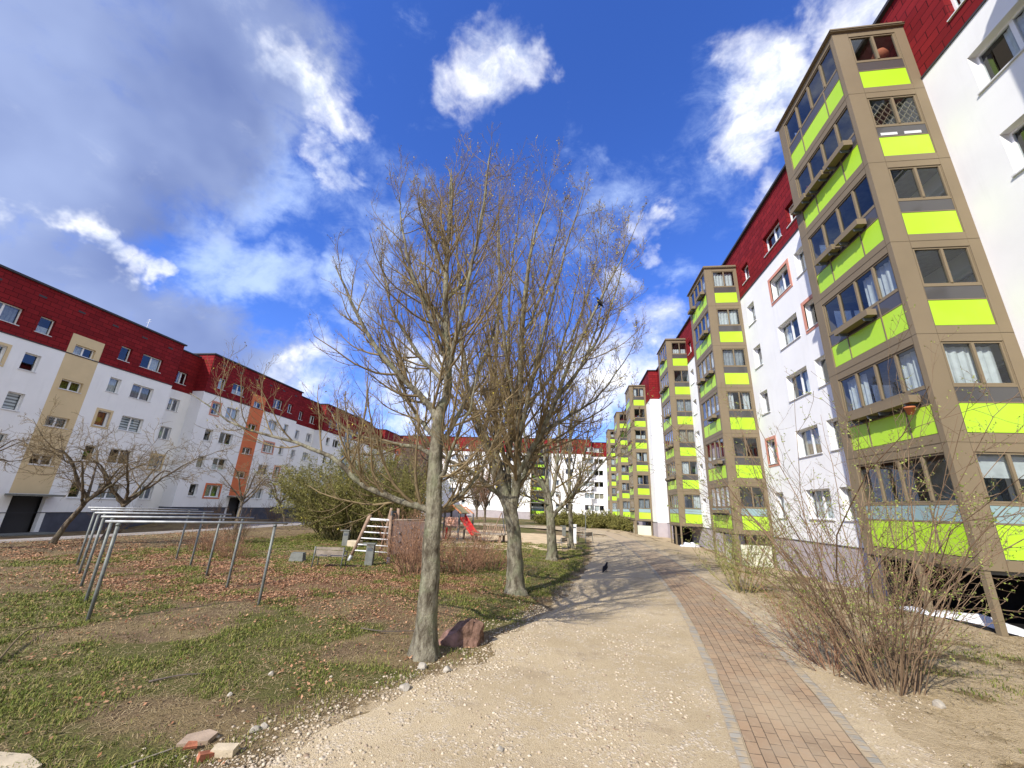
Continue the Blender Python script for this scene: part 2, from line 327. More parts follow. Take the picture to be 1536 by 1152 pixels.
CONCP = mat('pinkish slab', fn=f_vary((0.33, 0.25, 0.18), 0.18, 6.0, 50, 0.3), rough=0.9)
STONEW = mat('pale stone', fn=f_vary((0.36, 0.325, 0.265), 0.12, 9.0, 50, 0.4), rough=0.9)
BRICKR = mat('brick red', fn=f_vary((0.36, 0.135, 0.075), 0.35, 14.0, 50, 0.3), rough=0.9)
SLIDE = mat('red slide', (0.62, 0.05, 0.045), 0.35)
ORWOOD = mat('orange wood', fn=f_vary((0.50, 0.21, 0.10), 0.1, 4.0, 40, 0.1), rough=0.7)
PINKP = mat('pink panel', fn=f_vary((0.60, 0.36, 0.28), 0.06, 4.0, 40, 0.05), rough=0.7)
STEELD = mat('dark steel posts', (0.10, 0.11, 0.12), 0.5)
SLATE = mat('mossy roof boards', fn=f_vary((0.33, 0.29, 0.16), 0.2, 4.0, 40, 0.2), rough=0.8)
FOIL = mat('white plastic sheet', fn=f_vary((0.68, 0.69, 0.70), 0.08, 3.0, 25, 0.4), rough=0.45)
BLACKF = mat('black feathers', (0.012, 0.012, 0.014), 0.5)
BEAK = mat('black beak', (0.02, 0.02, 0.02), 0.35)
ORBLOB = mat('plain orange', (0.62, 0.20, 0.10), 0.7)
POTM = mat('terracotta pot', (0.45, 0.16, 0.07), 0.7)
GREYV = mat('white grille', rough=0.5, fn=f_stripe((0.75, 0.75, 0.75), (0.4, 0.4, 0.4), 0.05))

# ------------------------------------------------------------------ mesh builder and object helpers
class MB:
    def __init__(s): s.v = []; s.f = []; s.m = []
    def face(s, pts, mi=0):
        n = len(s.v); s.v.extend([tuple(p) for p in pts]); s.f.append(tuple(range(n, n + len(pts)))); s.m.append(mi)
    def box(s, x0, x1, y0, y1, z0, z1, mi=0, T=None):
        P = [(x0,y0,z0),(x1,y0,z0),(x1,y1,z0),(x0,y1,z0),(x0,y0,z1),(x1,y0,z1),(x1,y1,z1),(x0,y1,z1)]
        if T is not None: P = [tuple(T @ Vector(p)) for p in P]
        n = len(s.v); s.v.extend(P)
        for q in ((0,3,2,1),(4,5,6,7),(0,1,5,4),(1,2,6,5),(2,3,7,6),(3,0,4,7)): s.f.append(tuple(n + i for i in q)); s.m.append(mi)
    def tube(s, pts, r, sides=8, mi=0, cap=True):
        pts = [Vector(p) for p in pts]; k = len(pts)
        if not isinstance(r, (list, tuple)): r = [r] * k
        n0 = len(s.v)
        for i, p in enumerate(pts):
            t = (pts[min(i+1, k-1)] - pts[max(i-1, 0)]).normalized()
            ref = Vector((0, 0, 1)) if abs(t.z) < 0.9 else Vector((1, 0, 0))
            u = t.cross(ref).normalized(); v = t.cross(u)
            for j in range(sides):
                a = 2 * math.pi * j / sides; s.v.append(tuple(p + u * (r[i] * math.cos(a)) + v * (r[i] * math.sin(a))))
        for i in range(k - 1):
            for j in range(sides):
                a = n0 + i * sides + j; b2 = n0 + i * sides + (j + 1) % sides
                s.f.append((a, a + sides, b2 + sides, b2)); s.m.append(mi)
        if cap:
            s.f.append(tuple(n0 + j for j in range(sides))); s.m.append(mi)
            s.f.append(tuple(n0 + (k - 1) * sides + j for j in reversed(range(sides)))); s.m.append(mi)
    def bar(s, a, b, wx, wy, mi=0):
        a = Vector(a); b = Vector(b); d = b - a; L = d.length
        T = Matrix.Translation(a) @ d.to_track_quat('Z', 'Y').to_matrix().to_4x4()
        s.box(-wx/2, wx/2, -wy/2, wy/2, 0, L, mi, T)
    def mesh(s, name, mats, smooth=False):
        me = bpy.data.meshes.new(name); me.from_pydata(s.v, [], s.f)
        for m in (mats if isinstance(mats, (list, tuple)) else [mats]): me.materials.append(m)
        if any(s.m): me.polygons.foreach_set('material_index', s.m)
        if smooth: me.polygons.foreach_set('use_smooth', [True] * len(me.polygons))
        me.update(); return me
    def build(s, name, mats, parent=None, smooth=False, bevel=0.0, loc=None):
        return link(name, s.mesh(name, mats, smooth), parent, loc, bevel)
def link(name, me, parent=None, loc=None, bevel=0.0, rotz=None):
    o = bpy.data.objects.new(name, me); C.objects.link(o)
    if parent is not None: o.parent = parent
    if loc is not None: o.location = loc
    if rotz is not None: o.rotation_euler = (0, 0, rotz)
    if bevel:
        b = o.modifiers.new('bevel', 'BEVEL'); b.width = bevel; b.segments = 2; b.limit_method = 'ANGLE'
    return o
def npmesh(name, V, F, mats, smooth=False):
    V = np.asarray(V, np.float32).reshape(-1, 3); F = np.asarray(F, np.int32)
    me = bpy.data.meshes.new(name); n, k = F.shape
    me.vertices.add(len(V)); me.vertices.foreach_set('co', V.ravel())
    me.loops.add(n * k); me.loops.foreach_set('vertex_index', F.ravel())
    me.polygons.add(n); me.polygons.foreach_set('loop_start', np.arange(0, n * k, k, dtype=np.int32))
    if smooth: me.polygons.foreach_set('use_smooth', np.ones(n, bool))
    for m in (mats if isinstance(mats, (list, tuple)) else [mats]): me.materials.append(m)
    me.update(calc_edges=True); return me
def tag(o, label, cat, group=None):
    o['label'] = label; o['category'] = cat
    if group: o['group'] = group
    return o
def thing(name, label, cat, loc=(0, 0, 0), rotz=0.0, group=None):
    o = bpy.data.objects.new(name, None); C.objects.link(o); o.location = loc; o.rotation_euler = (0, 0, rotz)
    o.empty_display_size = 0.3
    return tag(o, label, cat, group)
def kind(o, k): o['kind'] = k; return o
def dup(root, loc, rotz=0.0, label=None, scale=1.0, group=None):
    def cp(o, par):
        c2 = o.copy(); C.objects.link(c2)
        if par is not None: c2.parent = par
        for ch in list(o.children): cp(ch, c2)
        return c2
    r = cp(root, None); r.location = loc; r.rotation_euler = (0, 0, rotz); r.scale = (scale,) * 3
    if label: r['label'] = label
    if group: r['group'] = group
    return r

# ------------------------------------------------------------------ terrain
def sst(x, a, b):
    t = np.clip((np.asarray(x, float) - a) / (b - a), 0, 1); return t * t * (3 - 2 * t)
def hz(x, y):
    return -0.82 * sst(-np.asarray(x, float), 21, 31) * (1 - 0.5 * sst(y, 29, 33)) - 0.34 * sst(x, 6.0, 9.0) * sst(y, 11.5, 19) - 0.5 * sst(y, 60, 95)
def H(x, y): return float(hz(x, y))
_rs = np.random.RandomState(5); _tab = _rs.rand(256, 256)
def vnoise(x, y, s):
    x = np.asarray(x, float) * s + 1000.3; y = np.asarray(y, float) * s + 1000.7
    xi = np.floor(x).astype(int); yi = np.floor(y).astype(int); fx = x - xi; fy = y - yi
    fx = fx * fx * (3 - 2 * fx); fy = fy * fy * (3 - 2 * fy); g = lambda a, b: _tab[a % 256, b % 256]
    return (g(xi, yi) * (1 - fx) + g(xi + 1, yi) * fx) * (1 - fy) + (g(xi, yi + 1) * (1 - fx) + g(xi + 1, yi + 1) * fx) * fy
def fbm(x, y, s, o=4):
    a, t, n = 1.0, 0.0, 0.0
    for i in range(o): t = t + a * vnoise(np.asarray(x) + 17.3 * i, np.asarray(y) - 9.1 * i, s * 2 ** i); n += a; a *= 0.55
    return t / n
GRAVL = [(-3.4, 1.5), (-2.75, 3.0), (-2.49, 3.68), (-2.36, 4.24), (-2.06, 4.85), (-1.66, 5.65), (-1.2, 6.4), (-1.05, 7.5), (-0.55, 8.9), (-0.1, 11.2), (0.34, 14.25), (0.92, 18.43), (1.5, 24.74), (1.7, 33.0), (1.2, 38.0)]
BRL = [(0.6, 0.5), (1.1, 2.6), (1.53, 4.58), (1.79, 5.8), (2.08, 7.38), (2.4, 9.32), (2.75, 11.91), (3.11, 15.44), (3.45, 19.75), (3.65, 24.85), (3.72, 33.63), (3.44, 42.35), (2.7, 48.0), (1.0, 52.5)]
BRR = [(2.1, 0.5), (2.5, 2.9), (2.81, 4.87), (3.1, 6.05), (3.49, 7.93), (3.95, 10.34), (4.40, 13.43), (4.77, 17.06), (5.02, 21.26), (5.25, 26.63), (5.28, 34.15), (4.9, 43.0), (4.1, 49.0), (2.0, 54.0)]
def xat(poly, y):
    ys = np.array([p[1] for p in poly]); xs = np.array([p[0] for p in poly]); return np.interp(y, ys, xs)
def sandR(y): return xat(BRR, y) + np.interp(y, [0, 4, 8, 12, 16, 24, 40], [0.5, 0.6, 0.55, 0.55, 0.6, 0.5, 0.4])
def covers(x, y):
    """grass, leaf litter, bare sand at a ground point"""
    x = np.asarray(x, float); y = np.asarray(y, float)
    n = fbm(x, y, 0.5); n2 = fbm(x + 31, y + 7, 0.9); n3 = fbm(x - 11, y + 23, 0.22)
    lawn = sst(xat(GRAVL, y) - x, -0.05, 0.8)
    g = sst(n, 0.35, 0.52)
    bare = np.exp(-(((x + 1.9) / 1.3) ** 2 + ((y - 4.4) / 0.8) ** 2)) + np.exp(-(((x + 4.0) / 1.1) ** 2 + ((y - 4.2) / 0.5) ** 2)) + 0.9 * np.exp(-(((x + 13.2) / 3.4) ** 2 + ((y - 7.8) / 1.1) ** 2)) + 0.8 * np.exp(-(((x + 7.2) / 1.5) ** 2 + ((y - 12.8) / .7) ** 2))
    g = g * (1 - np.clip(bare, 0, 1) * 0.85) * lawn
    lit = np.exp(-(((x + 8.2) / 3.8) ** 2 + ((y - 10.5) / 2.3) ** 2)) * 1.35 + 0.75 * np.exp(-(((x + 3.6) / 2.2) ** 2 + ((y - 11.8) / 1.8) ** 2)) + 0.55 * np.exp(-(((x + 11.5) / 3.0) ** 2 + ((y - 12.5) / 2) ** 2)) + .5 * np.exp(-(((x + 16.5) / 3.5) ** 2 + ((y - 13.5) / 3) ** 2)) + 0.5 * np.exp(-(((x + 3.0) / 1.3) ** 2 + ((y - 8.3) / .8) ** 2))
    lit = np.clip(lit + (n2 - 0.5) * 0.9, 0, 1) * lawn * sst(30 - y, 0, 8)
    right = sst(x - xat(BRR, y), 0.0, 0.5)
    sand = right * np.clip(1.0 - 0.75 * sst(n, 0.46, 0.6) * sst(x - sandR(y), 0.0, 0.6), 0, 1)
    g = np.maximum(g, right * sst(x - sandR(y), 0.0, 0.8) * sst(n, 0.5, 0.66) * 0.3)
    g = g * (1 - .75 * sst(-x, 12.5, 17))
    sand = np.maximum(sand, np.exp(-np.maximum(xat(GRAVL, y) - x, 0) / .28) * sst(fbm(x, y, 2.2, 3), .3, .55) * .95)
    far = sst(y, 22, 30) * lawn * sst(x, -16, -11)
    g = np.maximum(g, far * sst(n, 0.4, 0.55) * .8)
    return g, lit, sand
def axis(segs):
    a = [np.arange(p, q, s) for p, q, s in segs]; return np.concatenate(a + [[segs[-1][1]]])
def sheet(name, xs, ys, m, cover=True):
    X, Y = np.meshgrid(xs, ys); Z = hz(X, Y); V = np.stack([X, Y, Z], -1).reshape(-1, 3)
    nx = len(xs); i = np.arange(len(ys) - 1)[:, None] * nx + np.arange(nx - 1)[None]; i = i.ravel()
    me = npmesh(name, V, np.stack([i, i + 1, i + nx + 1, i + nx], 1), m, True)
    g, l, s = covers(V[:, 0], V[:, 1])
    ca = me.color_attributes.new('cover', 'FLOAT_COLOR', 'POINT')
    ca.data.foreach_set('color', np.stack([g, l, s, np.ones_like(g)], 1).astype(np.float32).ravel())
    return kind(link(name, me), 'structure')
sheet('ground', axis([(-400, -60, 40), (-60, -20, 1.0), (-20, -12, .35), (-12, 9, 0.13), (9, 16, .5), (16, 400, 40)]),
      axis([(-60, -4, 8), (-4, 2, 1), (2, 16, 0.13), (16, 32, 0.35), (32, 110, 2.0), (110, 900, 60)]), GROUND)
def strip(name, left, right, ys, m, dz, nx=8, jit=0.0, seed=1, uvw=None):
    """a sheet between two x(y) borders laid dz above the terrain"""
    rs = np.random.RandomState(seed); V = []; UV = []
    s = 0.0; prev = None
    for k, y in enumerate(ys):
        a, b = float(left(y)), float(right(y))
        if jit: a += jit * (fbm(3.1 * seed, y, 1.3) - .5) * 2 + jit * .6 * (vnoise(seed, y, 6.) - .5)
        if jit: b += jit * (fbm(9.7 * seed, y, 1.3) - .5) * 2
        mid = ((a + b) / 2, y)
        if prev: s += math.dist(mid, prev)
        prev = mid
        for j in range(nx + 1):
            t = j / nx; x = a + (b - a) * t; V.append((x, y, H(x, y) + dz)); UV.append((s, t * (b - a) if uvw is None else t * uvw))
    n = len(ys); F = [(k*(nx+1)+j, k*(nx+1)+j+1, (k+1)*(nx+1)+j+1, (k+1)*(nx+1)+j) for k in range(n-1) for j in range(nx)]
    me = npmesh(name, V, F, m, True); uv = me.uv_layers.new(name='UVMap')
    li = np.array(F).ravel(); uv.data.foreach_set('uv', np.array(UV, np.float32)[li].ravel())
    return kind(link(name, me), 'structure')
yy = axis([(0.5, 14, 0.1), (14, 38, 0.3)])
strip('gravel_path', lambda y: xat(GRAVL, y), lambda y: sandR(y) , yy, GRAVEL, 0.006, 24, 0.3, 2)
yb = axis([(0.5, 16, 0.2), (16, 54, 0.5)])
strip('brick_path', lambda y: xat(BRL, y) + .09, lambda y: xat(BRR, y) - .09, yb, PAVER, 0.014, 10, 0.0, 3, 1.28)
strip('paving_edge', lambda y: xat(BRL, y) - 0.045, lambda y: xat(BRL, y) + 0.085, yb, EDGEM, 0.016, 2, 0.03, 4, 0.11)
strip('paving_edge', lambda y: xat(BRR, y) - 0.085, lambda y: xat(BRR, y) + 0.045, yb, EDGEM, 0.016, 2, 0.03, 5, 0.11)
def patch(name, poly, m, dz, seed=1):
    from mathutils.geometry import tessellate_polygon
    rs = random.Random(seed); pts = []
    n = len(poly)
    for i in range(n):
        a, b = Vector(poly[i]), Vector(poly[(i+1) % n])
        for k in range(6):
            p = a.lerp(b, k / 6); pts.append(Vector((p.x + rs.uniform(-.25, .25), p.y + rs.uniform(-.25, .25), 0)))
    c0 = sum(pts, Vector()) / len(pts); V = []; F = []; R = 8; N = len(pts)
    for r in range(R + 1):
        for p in pts: q = c0.lerp(p, r / R); V.append((q.x, q.y, H(q.x, q.y) + dz))
    for r in range(R):
        for i in range(N): F.append((r*N+i, r*N+(i+1) % N, (r+1)*N+(i+1) % N, (r+1)*N+i))
    return kind(link(name, npmesh(name, V, F, m, True)), 'structure')
patch('playground_sand', [(-10.5, 22.5), (-4, 21.5), (0.2, 23.5), (0.6, 30), (-0.5, 36), (-8, 38), (-12, 30)], SAND, 0.012, 3)
patch('far_path', [(3.6, 40), (3.9, 47), (2.2, 53), (-3, 54), (-14, 52), (-24, 47), (-24, 44), (-12, 46), (-2, 46.5), (1.4, 43)], GRAVEL, 0.02, 4)
strip('road', lambda y: -27.5 + 0 * y, lambda y: np.interp(y, [0, 12, 20, 30, 60], [-21.0, -20.9, -20.9, -21.3, -22]), axis([(2, 100, 1.0)]), ASPHALT, 0.01, 8, 0.12, 7)

# ------------------------------------------------------------------ buildings
# a facade lies in local x (along) and z; +y runs into the building
_wm = {}
def window_meshes(w_, h, n):
    key = (round(w_, 2), round(h, 2), n)
    if key in _wm: return _wm[key]
    f = MB(); t = 0.065
    f.box(0, t, 0, .07, 0, h); f.box(w_ - t, w_, 0, .07, 0, h); f.box(t, w_ - t, 0, .07, 0, t); f.box(t, w_ - t, 0, .07, h - t, h)
    for i in range(1, n):
        x = w_ * i / n; f.box(x - .05, x + .05, .003, .067, t, h - t)
    g = MB(); g.face([(t, .035, t), (w_ - t, .035, t), (w_ - t, .035, h - t), (t, .035, h - t)])
    s = MB(); s.box(-.05, w_ + .05, -.255, -.002, -.045, -.005)
    _wm[key] = (f.mesh('window', PVC), g.mesh('pane', GLASS), s.mesh('sill', SILLM)); return _wm[key]
_cm = {}
def curtain_mesh(w_, h, kind_, n):
    key = (round(w_, 2), round(h, 2), kind_, n)
    if key in _cm: return _cm[key]
    b = MB(); t = .07
    def wavy(x0, x1, z0, z1, y=.14):
        k = max(6, int((x1 - x0) / .05)); 
        for i in range(k):
            a, c2 = x0 + (x1 - x0) * i / k, x0 + (x1 - x0) * (i + 1) / k
            ya, yb = y + .025 * math.sin(i * 1.7), y + .025 * math.sin((i + 1) * 1.7)
            b.face([(a, ya, z0), (c2, yb, z0), (c2, yb, z1), (a, ya, z1)])
    m = {'net': NET, 'netL': NET, 'netR': NET, 'mid': NET, 'part': NET, 'blind': BLINDM, 'roll': NET, 'grey': GREYC, 'tan': TANC, 'green': GREENC, 'rust': RUSTC, 'half': NET}[kind_]
    if kind_ in ('net', 'grey', 'tan', 'green', 'blind', 'rust'): wavy(t, w_ - t, t, h - t) if kind_ != 'blind' else b.box(t, w_ - t, .12, .14, t, h - t)
    elif kind_ == 'netL': wavy(t, w_ * .48, t, h - t)
    elif kind_ == 'netR': wavy(w_ * .55, w_ - t, t, h - t)
    elif kind_ == 'mid': wavy(w_ * .34, w_ * .66, t, h - t, .1)
    elif kind_ == 'part': wavy(t, w_ * .3, t, h - t); wavy(w_ * .7, w_ - t, t, h - t)
    elif kind_ == 'roll': b.box(t, w_ - t, .12, .14, h * .5, h - t)
    elif kind_ == 'half': wavy(t, w_ - t, t, h * .45)
    _cm[key] = b.mesh('blind' if kind_ in ('blind', 'roll') else 'curtain', m); return _cm[key]
def add_window(par, x0, z0, w_, h, n, curtain=None, surround=None, label=None, sill=True, yd=0.2):
    f, g, s = window_meshes(w_, h, n)
    o = link('window', f, par, (x0, yd, z0)); link('pane', g, o)
    if sill: link('sill', s, o)
    if curtain: c2 = curtain_mesh(w_, h, curtain, n); link(c2.name.split('.')[0], c2, o)
    if surround:
        b = MB(); a = .16; y0, y1 = -.225, -.15
        b.box(-a, 0, y0, y1, -a, h + a); b.box(w_, w_ + a, y0, y1, -a, h + a); b.box(0, w_, y0, y1, -a, -.045); b.box(0, w_, y0, y1, h, h + a)
        b.build('surround', surround, o)
    if label: o['label'] = label
    return o
def facade(x0, x1, z0, z1, openings, regions, depth=0.2, y=0.0):
    """regions: (x0,x1,z0,z1,name); later ones win. returns {name: MB} with the openings cut and reveals added"""
    xs = sorted({round(v, 3) for v in [x0, x1] + [q for o in openings for q in o[:2]] + [min(max(q, x0), x1) for r in regions for q in r[:2]]})
    zs = sorted({round(v, 3) for v in [z0, z1] + [q for o in openings for q in o[2:4]] + [min(max(q, z0), z1) for r in regions for q in r[2:4]]})
    out = {}
    def reg(cx, cz):
        n = None
        for r in regions:
            if r[0] <= cx <= r[1] and r[2] <= cz <= r[3]: n = r[4]
        return n
    def inside(cx, cz): return any(o[0] < cx < o[1] and o[2] < cz < o[3] for o in openings)
    for i in range(len(xs) - 1):
        for j in range(len(zs) - 1):
            cx, cz = (xs[i] + xs[i+1]) / 2, (zs[j] + zs[j+1]) / 2
            if inside(cx, cz): continue
            n = reg(cx, cz)
            if n is None: continue
            mb = out.setdefault(n, MB())
            mb.face([(xs[i], y, zs[j]), (xs[i+1], y, zs[j]), (xs[i+1], y, zs[j+1]), (xs[i], y, zs[j+1])])
    for o in openings:
        n = reg((o[0] + o[1]) / 2, (o[2] + o[3]) / 2) or regions[0][4]; mb = out.setdefault(n, MB()); a, b, c2, d = o[:4]; e = y + depth + .05
        mb.face([(a, y, c2), (a, e, c2), (a, e, d), (a, y, d)]); mb.face([(b, y, c2), (b, y, d), (b, e, d), (b, e, c2)])
        mb.face([(a, y, d), (a, e, d), (b, e, d), (b, y, d)]); mb.face([(a, y, c2), (b, y, c2), (b, e, c2), (a, e, c2)])
    return out
CUR = ['net', None, 'part', 'grey', 'netL', None, 'mid', 'tan', 'netR', 'blind', None, 'half', 'net', None, 'roll']
PARTMAT = {}
def block_shell(t, x0, x1, z0, zp, zr, zt, depth, openings, regions, mats, left_end=True, right_end=True, setback=0.0, win=None, y=0.0):
    """wall, plinth, attic cladding and any strip of one straight stretch, with ends, roof and a dim inner wall"""
    regs = [(x0, x1, z0, zp, 'plinth'), (x0, x1, zp, zr, 'wall'), (x0, x1, zr, zt, 'attic_cladding')] + regions
    parts = facade(x0, x1, z0, zt, openings, regs, 0.24, y)
    for nm, (a, b) in {'plinth': (z0, zp), 'wall': (zp, zr), 'attic_cladding': (zr, zt)}.items():
        mb = parts.setdefault(nm, MB())
        if left_end: mb.face([(x0, depth, a), (x0, y, a), (x0, y, b), (x0, depth, b)])
        if right_end: mb.face([(x1, y, a), (x1, depth, a), (x1, depth, b), (x1, y, b)])
        mb.face([(x1, depth, a), (x0, depth, a), (x0, depth, b), (x1, depth, b)])
    for nm, mb in parts.items(): mb.build(nm, mats[nm], t)
    r = MB(); r.box(x0 - .12, x1 + .12, y - .14, depth + .14, zt, zt + .12); r.build('roof', mats['roof'], t)
    d = MB(); d.box(x0 + .02, x1 - .02, y - .035, y - .004, zr - .05, zr + .01); d.build('drip_edge', DARKTRIM, t); d = MB(); d.box(x0 + .02, x1 - .02, y - .03, y - .004, zp - .03, zp + .015); d.build('drip_edge', DARKTRIM, t)
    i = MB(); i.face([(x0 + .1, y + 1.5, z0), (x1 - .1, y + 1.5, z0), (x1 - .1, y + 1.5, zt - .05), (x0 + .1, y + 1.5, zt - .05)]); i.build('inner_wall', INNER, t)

def left_block(label, ymid, dz, strip_m, trim_m, mirror, seed, trims, recess_w, curt):
    """one staircase section of the left row: local x runs along the row away from the camera"""
    t = thing('apartment_block', label, 'apartment block', (-34, ymid, 0), rad(90), 'blocks of the left row')
    z0, zp, zr, zt = -0.95, 0.45 + dz, 10.92 + dz, 14.62 + dz
    hw = 6.72; ops = []; wins = []
    cols = [(-5.5, .85, 1), (-3.8, 1.6, 2), (2.13, 1.55, 2), (4.7, .75, 1)] if mirror else [(-5.37, 1.65, 2), (-2.87, .8, 1), (2.07, .8, 1), (3.72, 1.65, 2)]
    sills = [1.40, 3.95, 6.48, 9.05, 11.6]
    k = 0
    for ci, (x, w_, n) in enumerate(cols):
        for fi, s in enumerate(sills):
            z = s + dz; ops.append((x, x + w_, z, z + 1.1)); wins.append((x, z, w_, 1.1, n, curt.get((ci, fi), CUR[(k * 7 + seed) % len(CUR)]), trims.get((ci, fi)))); k += 1
    for s in (3.4, 5.9, 8.45, 10.97):
        z = s + dz; ops.append((-.62, .62, z, z + .68)); wins.append((-.62, z, 1.24, .68, 2, ['green', None, 'netL', None][int(s) % 4], None))
    ops.append((-.75, .95, z0 + .12, 1.45 + dz))
    block_shell(t, -hw, hw, z0, zp, zr, zt, 11.0, ops, [(-.99, .99, 1.6 + dz, 12.33 + dz, 'stair_strip'), (-.99, 1.2, z0, 1.6 + dz, 'wall')],
                {'wall': WHITE, 'plinth': PLINTH_D, 'attic_cladding': RED, 'stair_strip': strip_m, 'roof': DARKTRIM})
    for a in wins: add_window(t, *a)
    d = MB(); d.box(-.72, -.66, .45, .5, z0 + .12, 1.4 + dz); d.box(-.66, .92, .47, .5, z0 + .12, 1.4 + dz); d.build('entrance_door', DARKTRIM, t)
    hd = MB(); hd.box(.7, .73, .40, .44, z0 + .9, z0 + 1.3); hd.build('handle', GALVB, t.children[-1])
    cn = MB(); cn.box(-1.15, 1.3, -.95, -.004, 1.47 + dz, 1.58 + dz); cn.build('entrance_canopy', CONC, t)
    st = MB(); st.box(-1.3, 1.5, -1.4, -.004, z0, z0 + .2); st.build('entrance_step', CONC, t)
    for i in range(6):
        v = MB(); x = -5.6 + i * 2.2; v.box(x, x + .42, -.012, -.003, 13.86 + dz, 13.98 + dz); v.build('vent', DARKTRIM, t)
    # the set-back stretch that links it to the next block
    x0, x1, sb = hw, hw + recess_w, 1.27
    ops = []; wins = []
    if recess_w > 4: rc = [(1.9, .75, 1), (4.2, 1.15, 2)]
    else: rc = [(1.2, 1.0, 2)]
    for ci, (x, w_, n) in enumerate(rc):
        for fi, s in enumerate(sills):
            z = s + dz; ops.append((x0 + x, x0 + x + w_, z, z + 1.1)); wins.append((x0 + x, z, w_, 1.1, n, curt.get((4 + ci, fi), 'mid'), trims.get((4 + ci, fi))))
    regs = [(x0, x1, z0, zp, 'plinth'), (x0, x1, zp, zr, 'wall'), (x0, x1, zr, zt, 'attic_cladding')]
    e = Vector((0, sb, 0))
    parts = facade(x0, x1, z0, zt, ops, regs, 0.24, sb)
    for nm, mb in parts.items(): mb.build('recessed_' + nm, {'wall': WHITE, 'plinth': PLINTH_D, 'attic_cladding': RED}[nm], t)
    for a in wins: add_window(t, *a, yd=sb + .2)
    r = MB(); r.box(x0 + .13, x1 - .13, sb - .1, 11.1, zt - .02, zt + .09); r.build('recessed_roof', DARKTRIM, t)
    return t
left_block('white block with a tall beige stair strip, nearest of the left row', 21.83, 0.0, BEIGE, BEIGE, False, 3,
           {(0, 3): BEIGE, (2, 2): BEIGE, (0, 1): BEIGE, (4, 1): BEIGE}, 3.1,
           {(2, 2): 'rust', (3, 2): 'blind', (1, 2): 'blind', (3, 3): 'grey', (3, 4): 'netR', (2, 4): None, (1, 4): 'half', (0, 4): 'grey', (1, 3): None, (2, 3): 'net'})
left_block('white block with an orange stair strip, second along the left row', 38.37, 0.4, ORANGE, SALMON, True, 8,
           {(0, 3): SALMON, (1, 0): ORANGE, (2, 2): SALMON, (3, 1): SALMON}, 5.69, {(0, 3): 'part', (1, 3): 'net', (0, 2): None, (1, 2): None, (1, 1): 'half', (0, 1): 'tan', (0, 0): None, (1, 0): 'green', (2, 3): 'net'})
left_block('white block with a pale blue stair strip, behind the green bush', 57.5, 0.35, BLUE, BLUE, True, 5, {}, 5.6, {})
left_block('last white block of the left row, hidden by branches beyond the blue strip', 76.5, 0.35, ORANGE, SALMON, False, 9, {}, 14.0, {})

RS = [2.2 + 2.78 * i for i in range(6)]        # sill heights of the six floors, right side
def right_block(label, origin, rotz, L, cols, mats, z0=-.6, zp=1.2, zr=15.55, zt=19.2, depth=11.0, seed=0, trims=(), curt={}, attic_z=0.0):
    t = thing('apartment_block', label, 'apartment block', origin, rotz)
    ops = []; wins = []
    for ci, (x, w_, n) in enumerate(cols):
        for fi, s in enumerate(RS):
            h = 1.27 if fi < 5 else 1.12
            z = s + (.12 if fi == 5 else 0)
            ops.append((x, x + w_, z, z + h)); wins.append((x, z, w_, h, n, curt.get((ci, fi), CUR[(ci * 5 + fi * 3 + seed) % len(CUR)]), SALMON if (ci, fi) in trims else None))
    block_shell(t, 0, L, z0, zp, zr, zt, depth, ops, [], {'wall': WHITE, 'plinth': mats[0], 'attic_cladding': RED, 'roof': DARKTRIM})
    for a in wins: add_window(t, *a)
    return t
# nearest right block: facade at x = 11 facing the path; local x = 48.8 - world y
L1 = 55.0
wy = lambda a, b: (48.8 - b, b - a)
cols = []
for a, b, n in ((-3.2, -1.4, 2), (1.9, 5.0, 2), (7.6, 9.4, 2), (10.95, 13.2, 2), (17.5, 18.4, 1), (19.05, 20.85, 2), (22.9, 23.8, 1), (25.0, 27.3, 2), (29.5, 30.4, 1), (31.4, 33.2, 2), (35.0, 35.9, 1), (37.1, 39.4, 2), (42.0, 43.8, 2), (45.5, 46.4, 1)):
    x, w_ = wy(a, b); cols.append((x, w_, n))
right_block('long white block with a dark red attic behind the nearest lime balcony towers', (11.0, 48.8, 0), rad(-90), L1, cols, (PLINTH_L,), seed=2,
            trims={(5, 4), (4, 3), (6, 1)}, curt={(2, 4): 'mid', (2, 3): None, (5, 4): 'part', (5, 3): 'part', (5, 2): 'netR', (5, 1): 'tan', (4, 3): None, (5, 5): 'netR', (4, 5): None})
L2 = 52.0
cols = [(L2 - (y - 48.8) - w_, w_, n) for y, w_, n in ((51.8, 2.2, 2), (57.5, .9, 1), (59.5, 1.8, 2), (63.0, .9, 1), (66.6, 2.2, 2), (72, .9, 1), (75, 1.8, 2), (82, 2.2, 2), (90, 1.8, 2))]
right_block('white block with a bright red end wall standing forward behind the far balcony towers', (9.95, 48.8 + L2, 0), rad(-90), L2, cols, (PLINTH_L,), seed=5)
cols = [(x + 48, w_, n) for x, w_, n in ((-44, 1.8, 2), (-40, .9, 1), (-37, 1.8, 2), (-33, .9, 1), (-30, 1.8, 2), (-26.5, .9, 1), (-23.5, 1.8, 2), (-20, .9, 1), (-14.6, 2.2, 2), (-9.3, .9, 1), (-6.5, 1.8, 2), (-3.0, .9, 1), (-.6, 1.8, 2), (4.0, 2.3, 2))]
right_block('long white block with a red attic closing the far end of the courtyard', (-48, 101, 0), 0, 53.6, cols, (PLINTH_L,), z0=-1.2, seed=1)
right_block('short white block set back at the far end, right behind the last balcony tower', (5.75, 102.2, 0), 0, 14.0, [(.7, 2.2, 2), (3.9, 1.2, 1), (7, 1.8, 2)], (PLINTH_L,), z0=-1.2, zt=18.7, zr=15.2, seed=4)

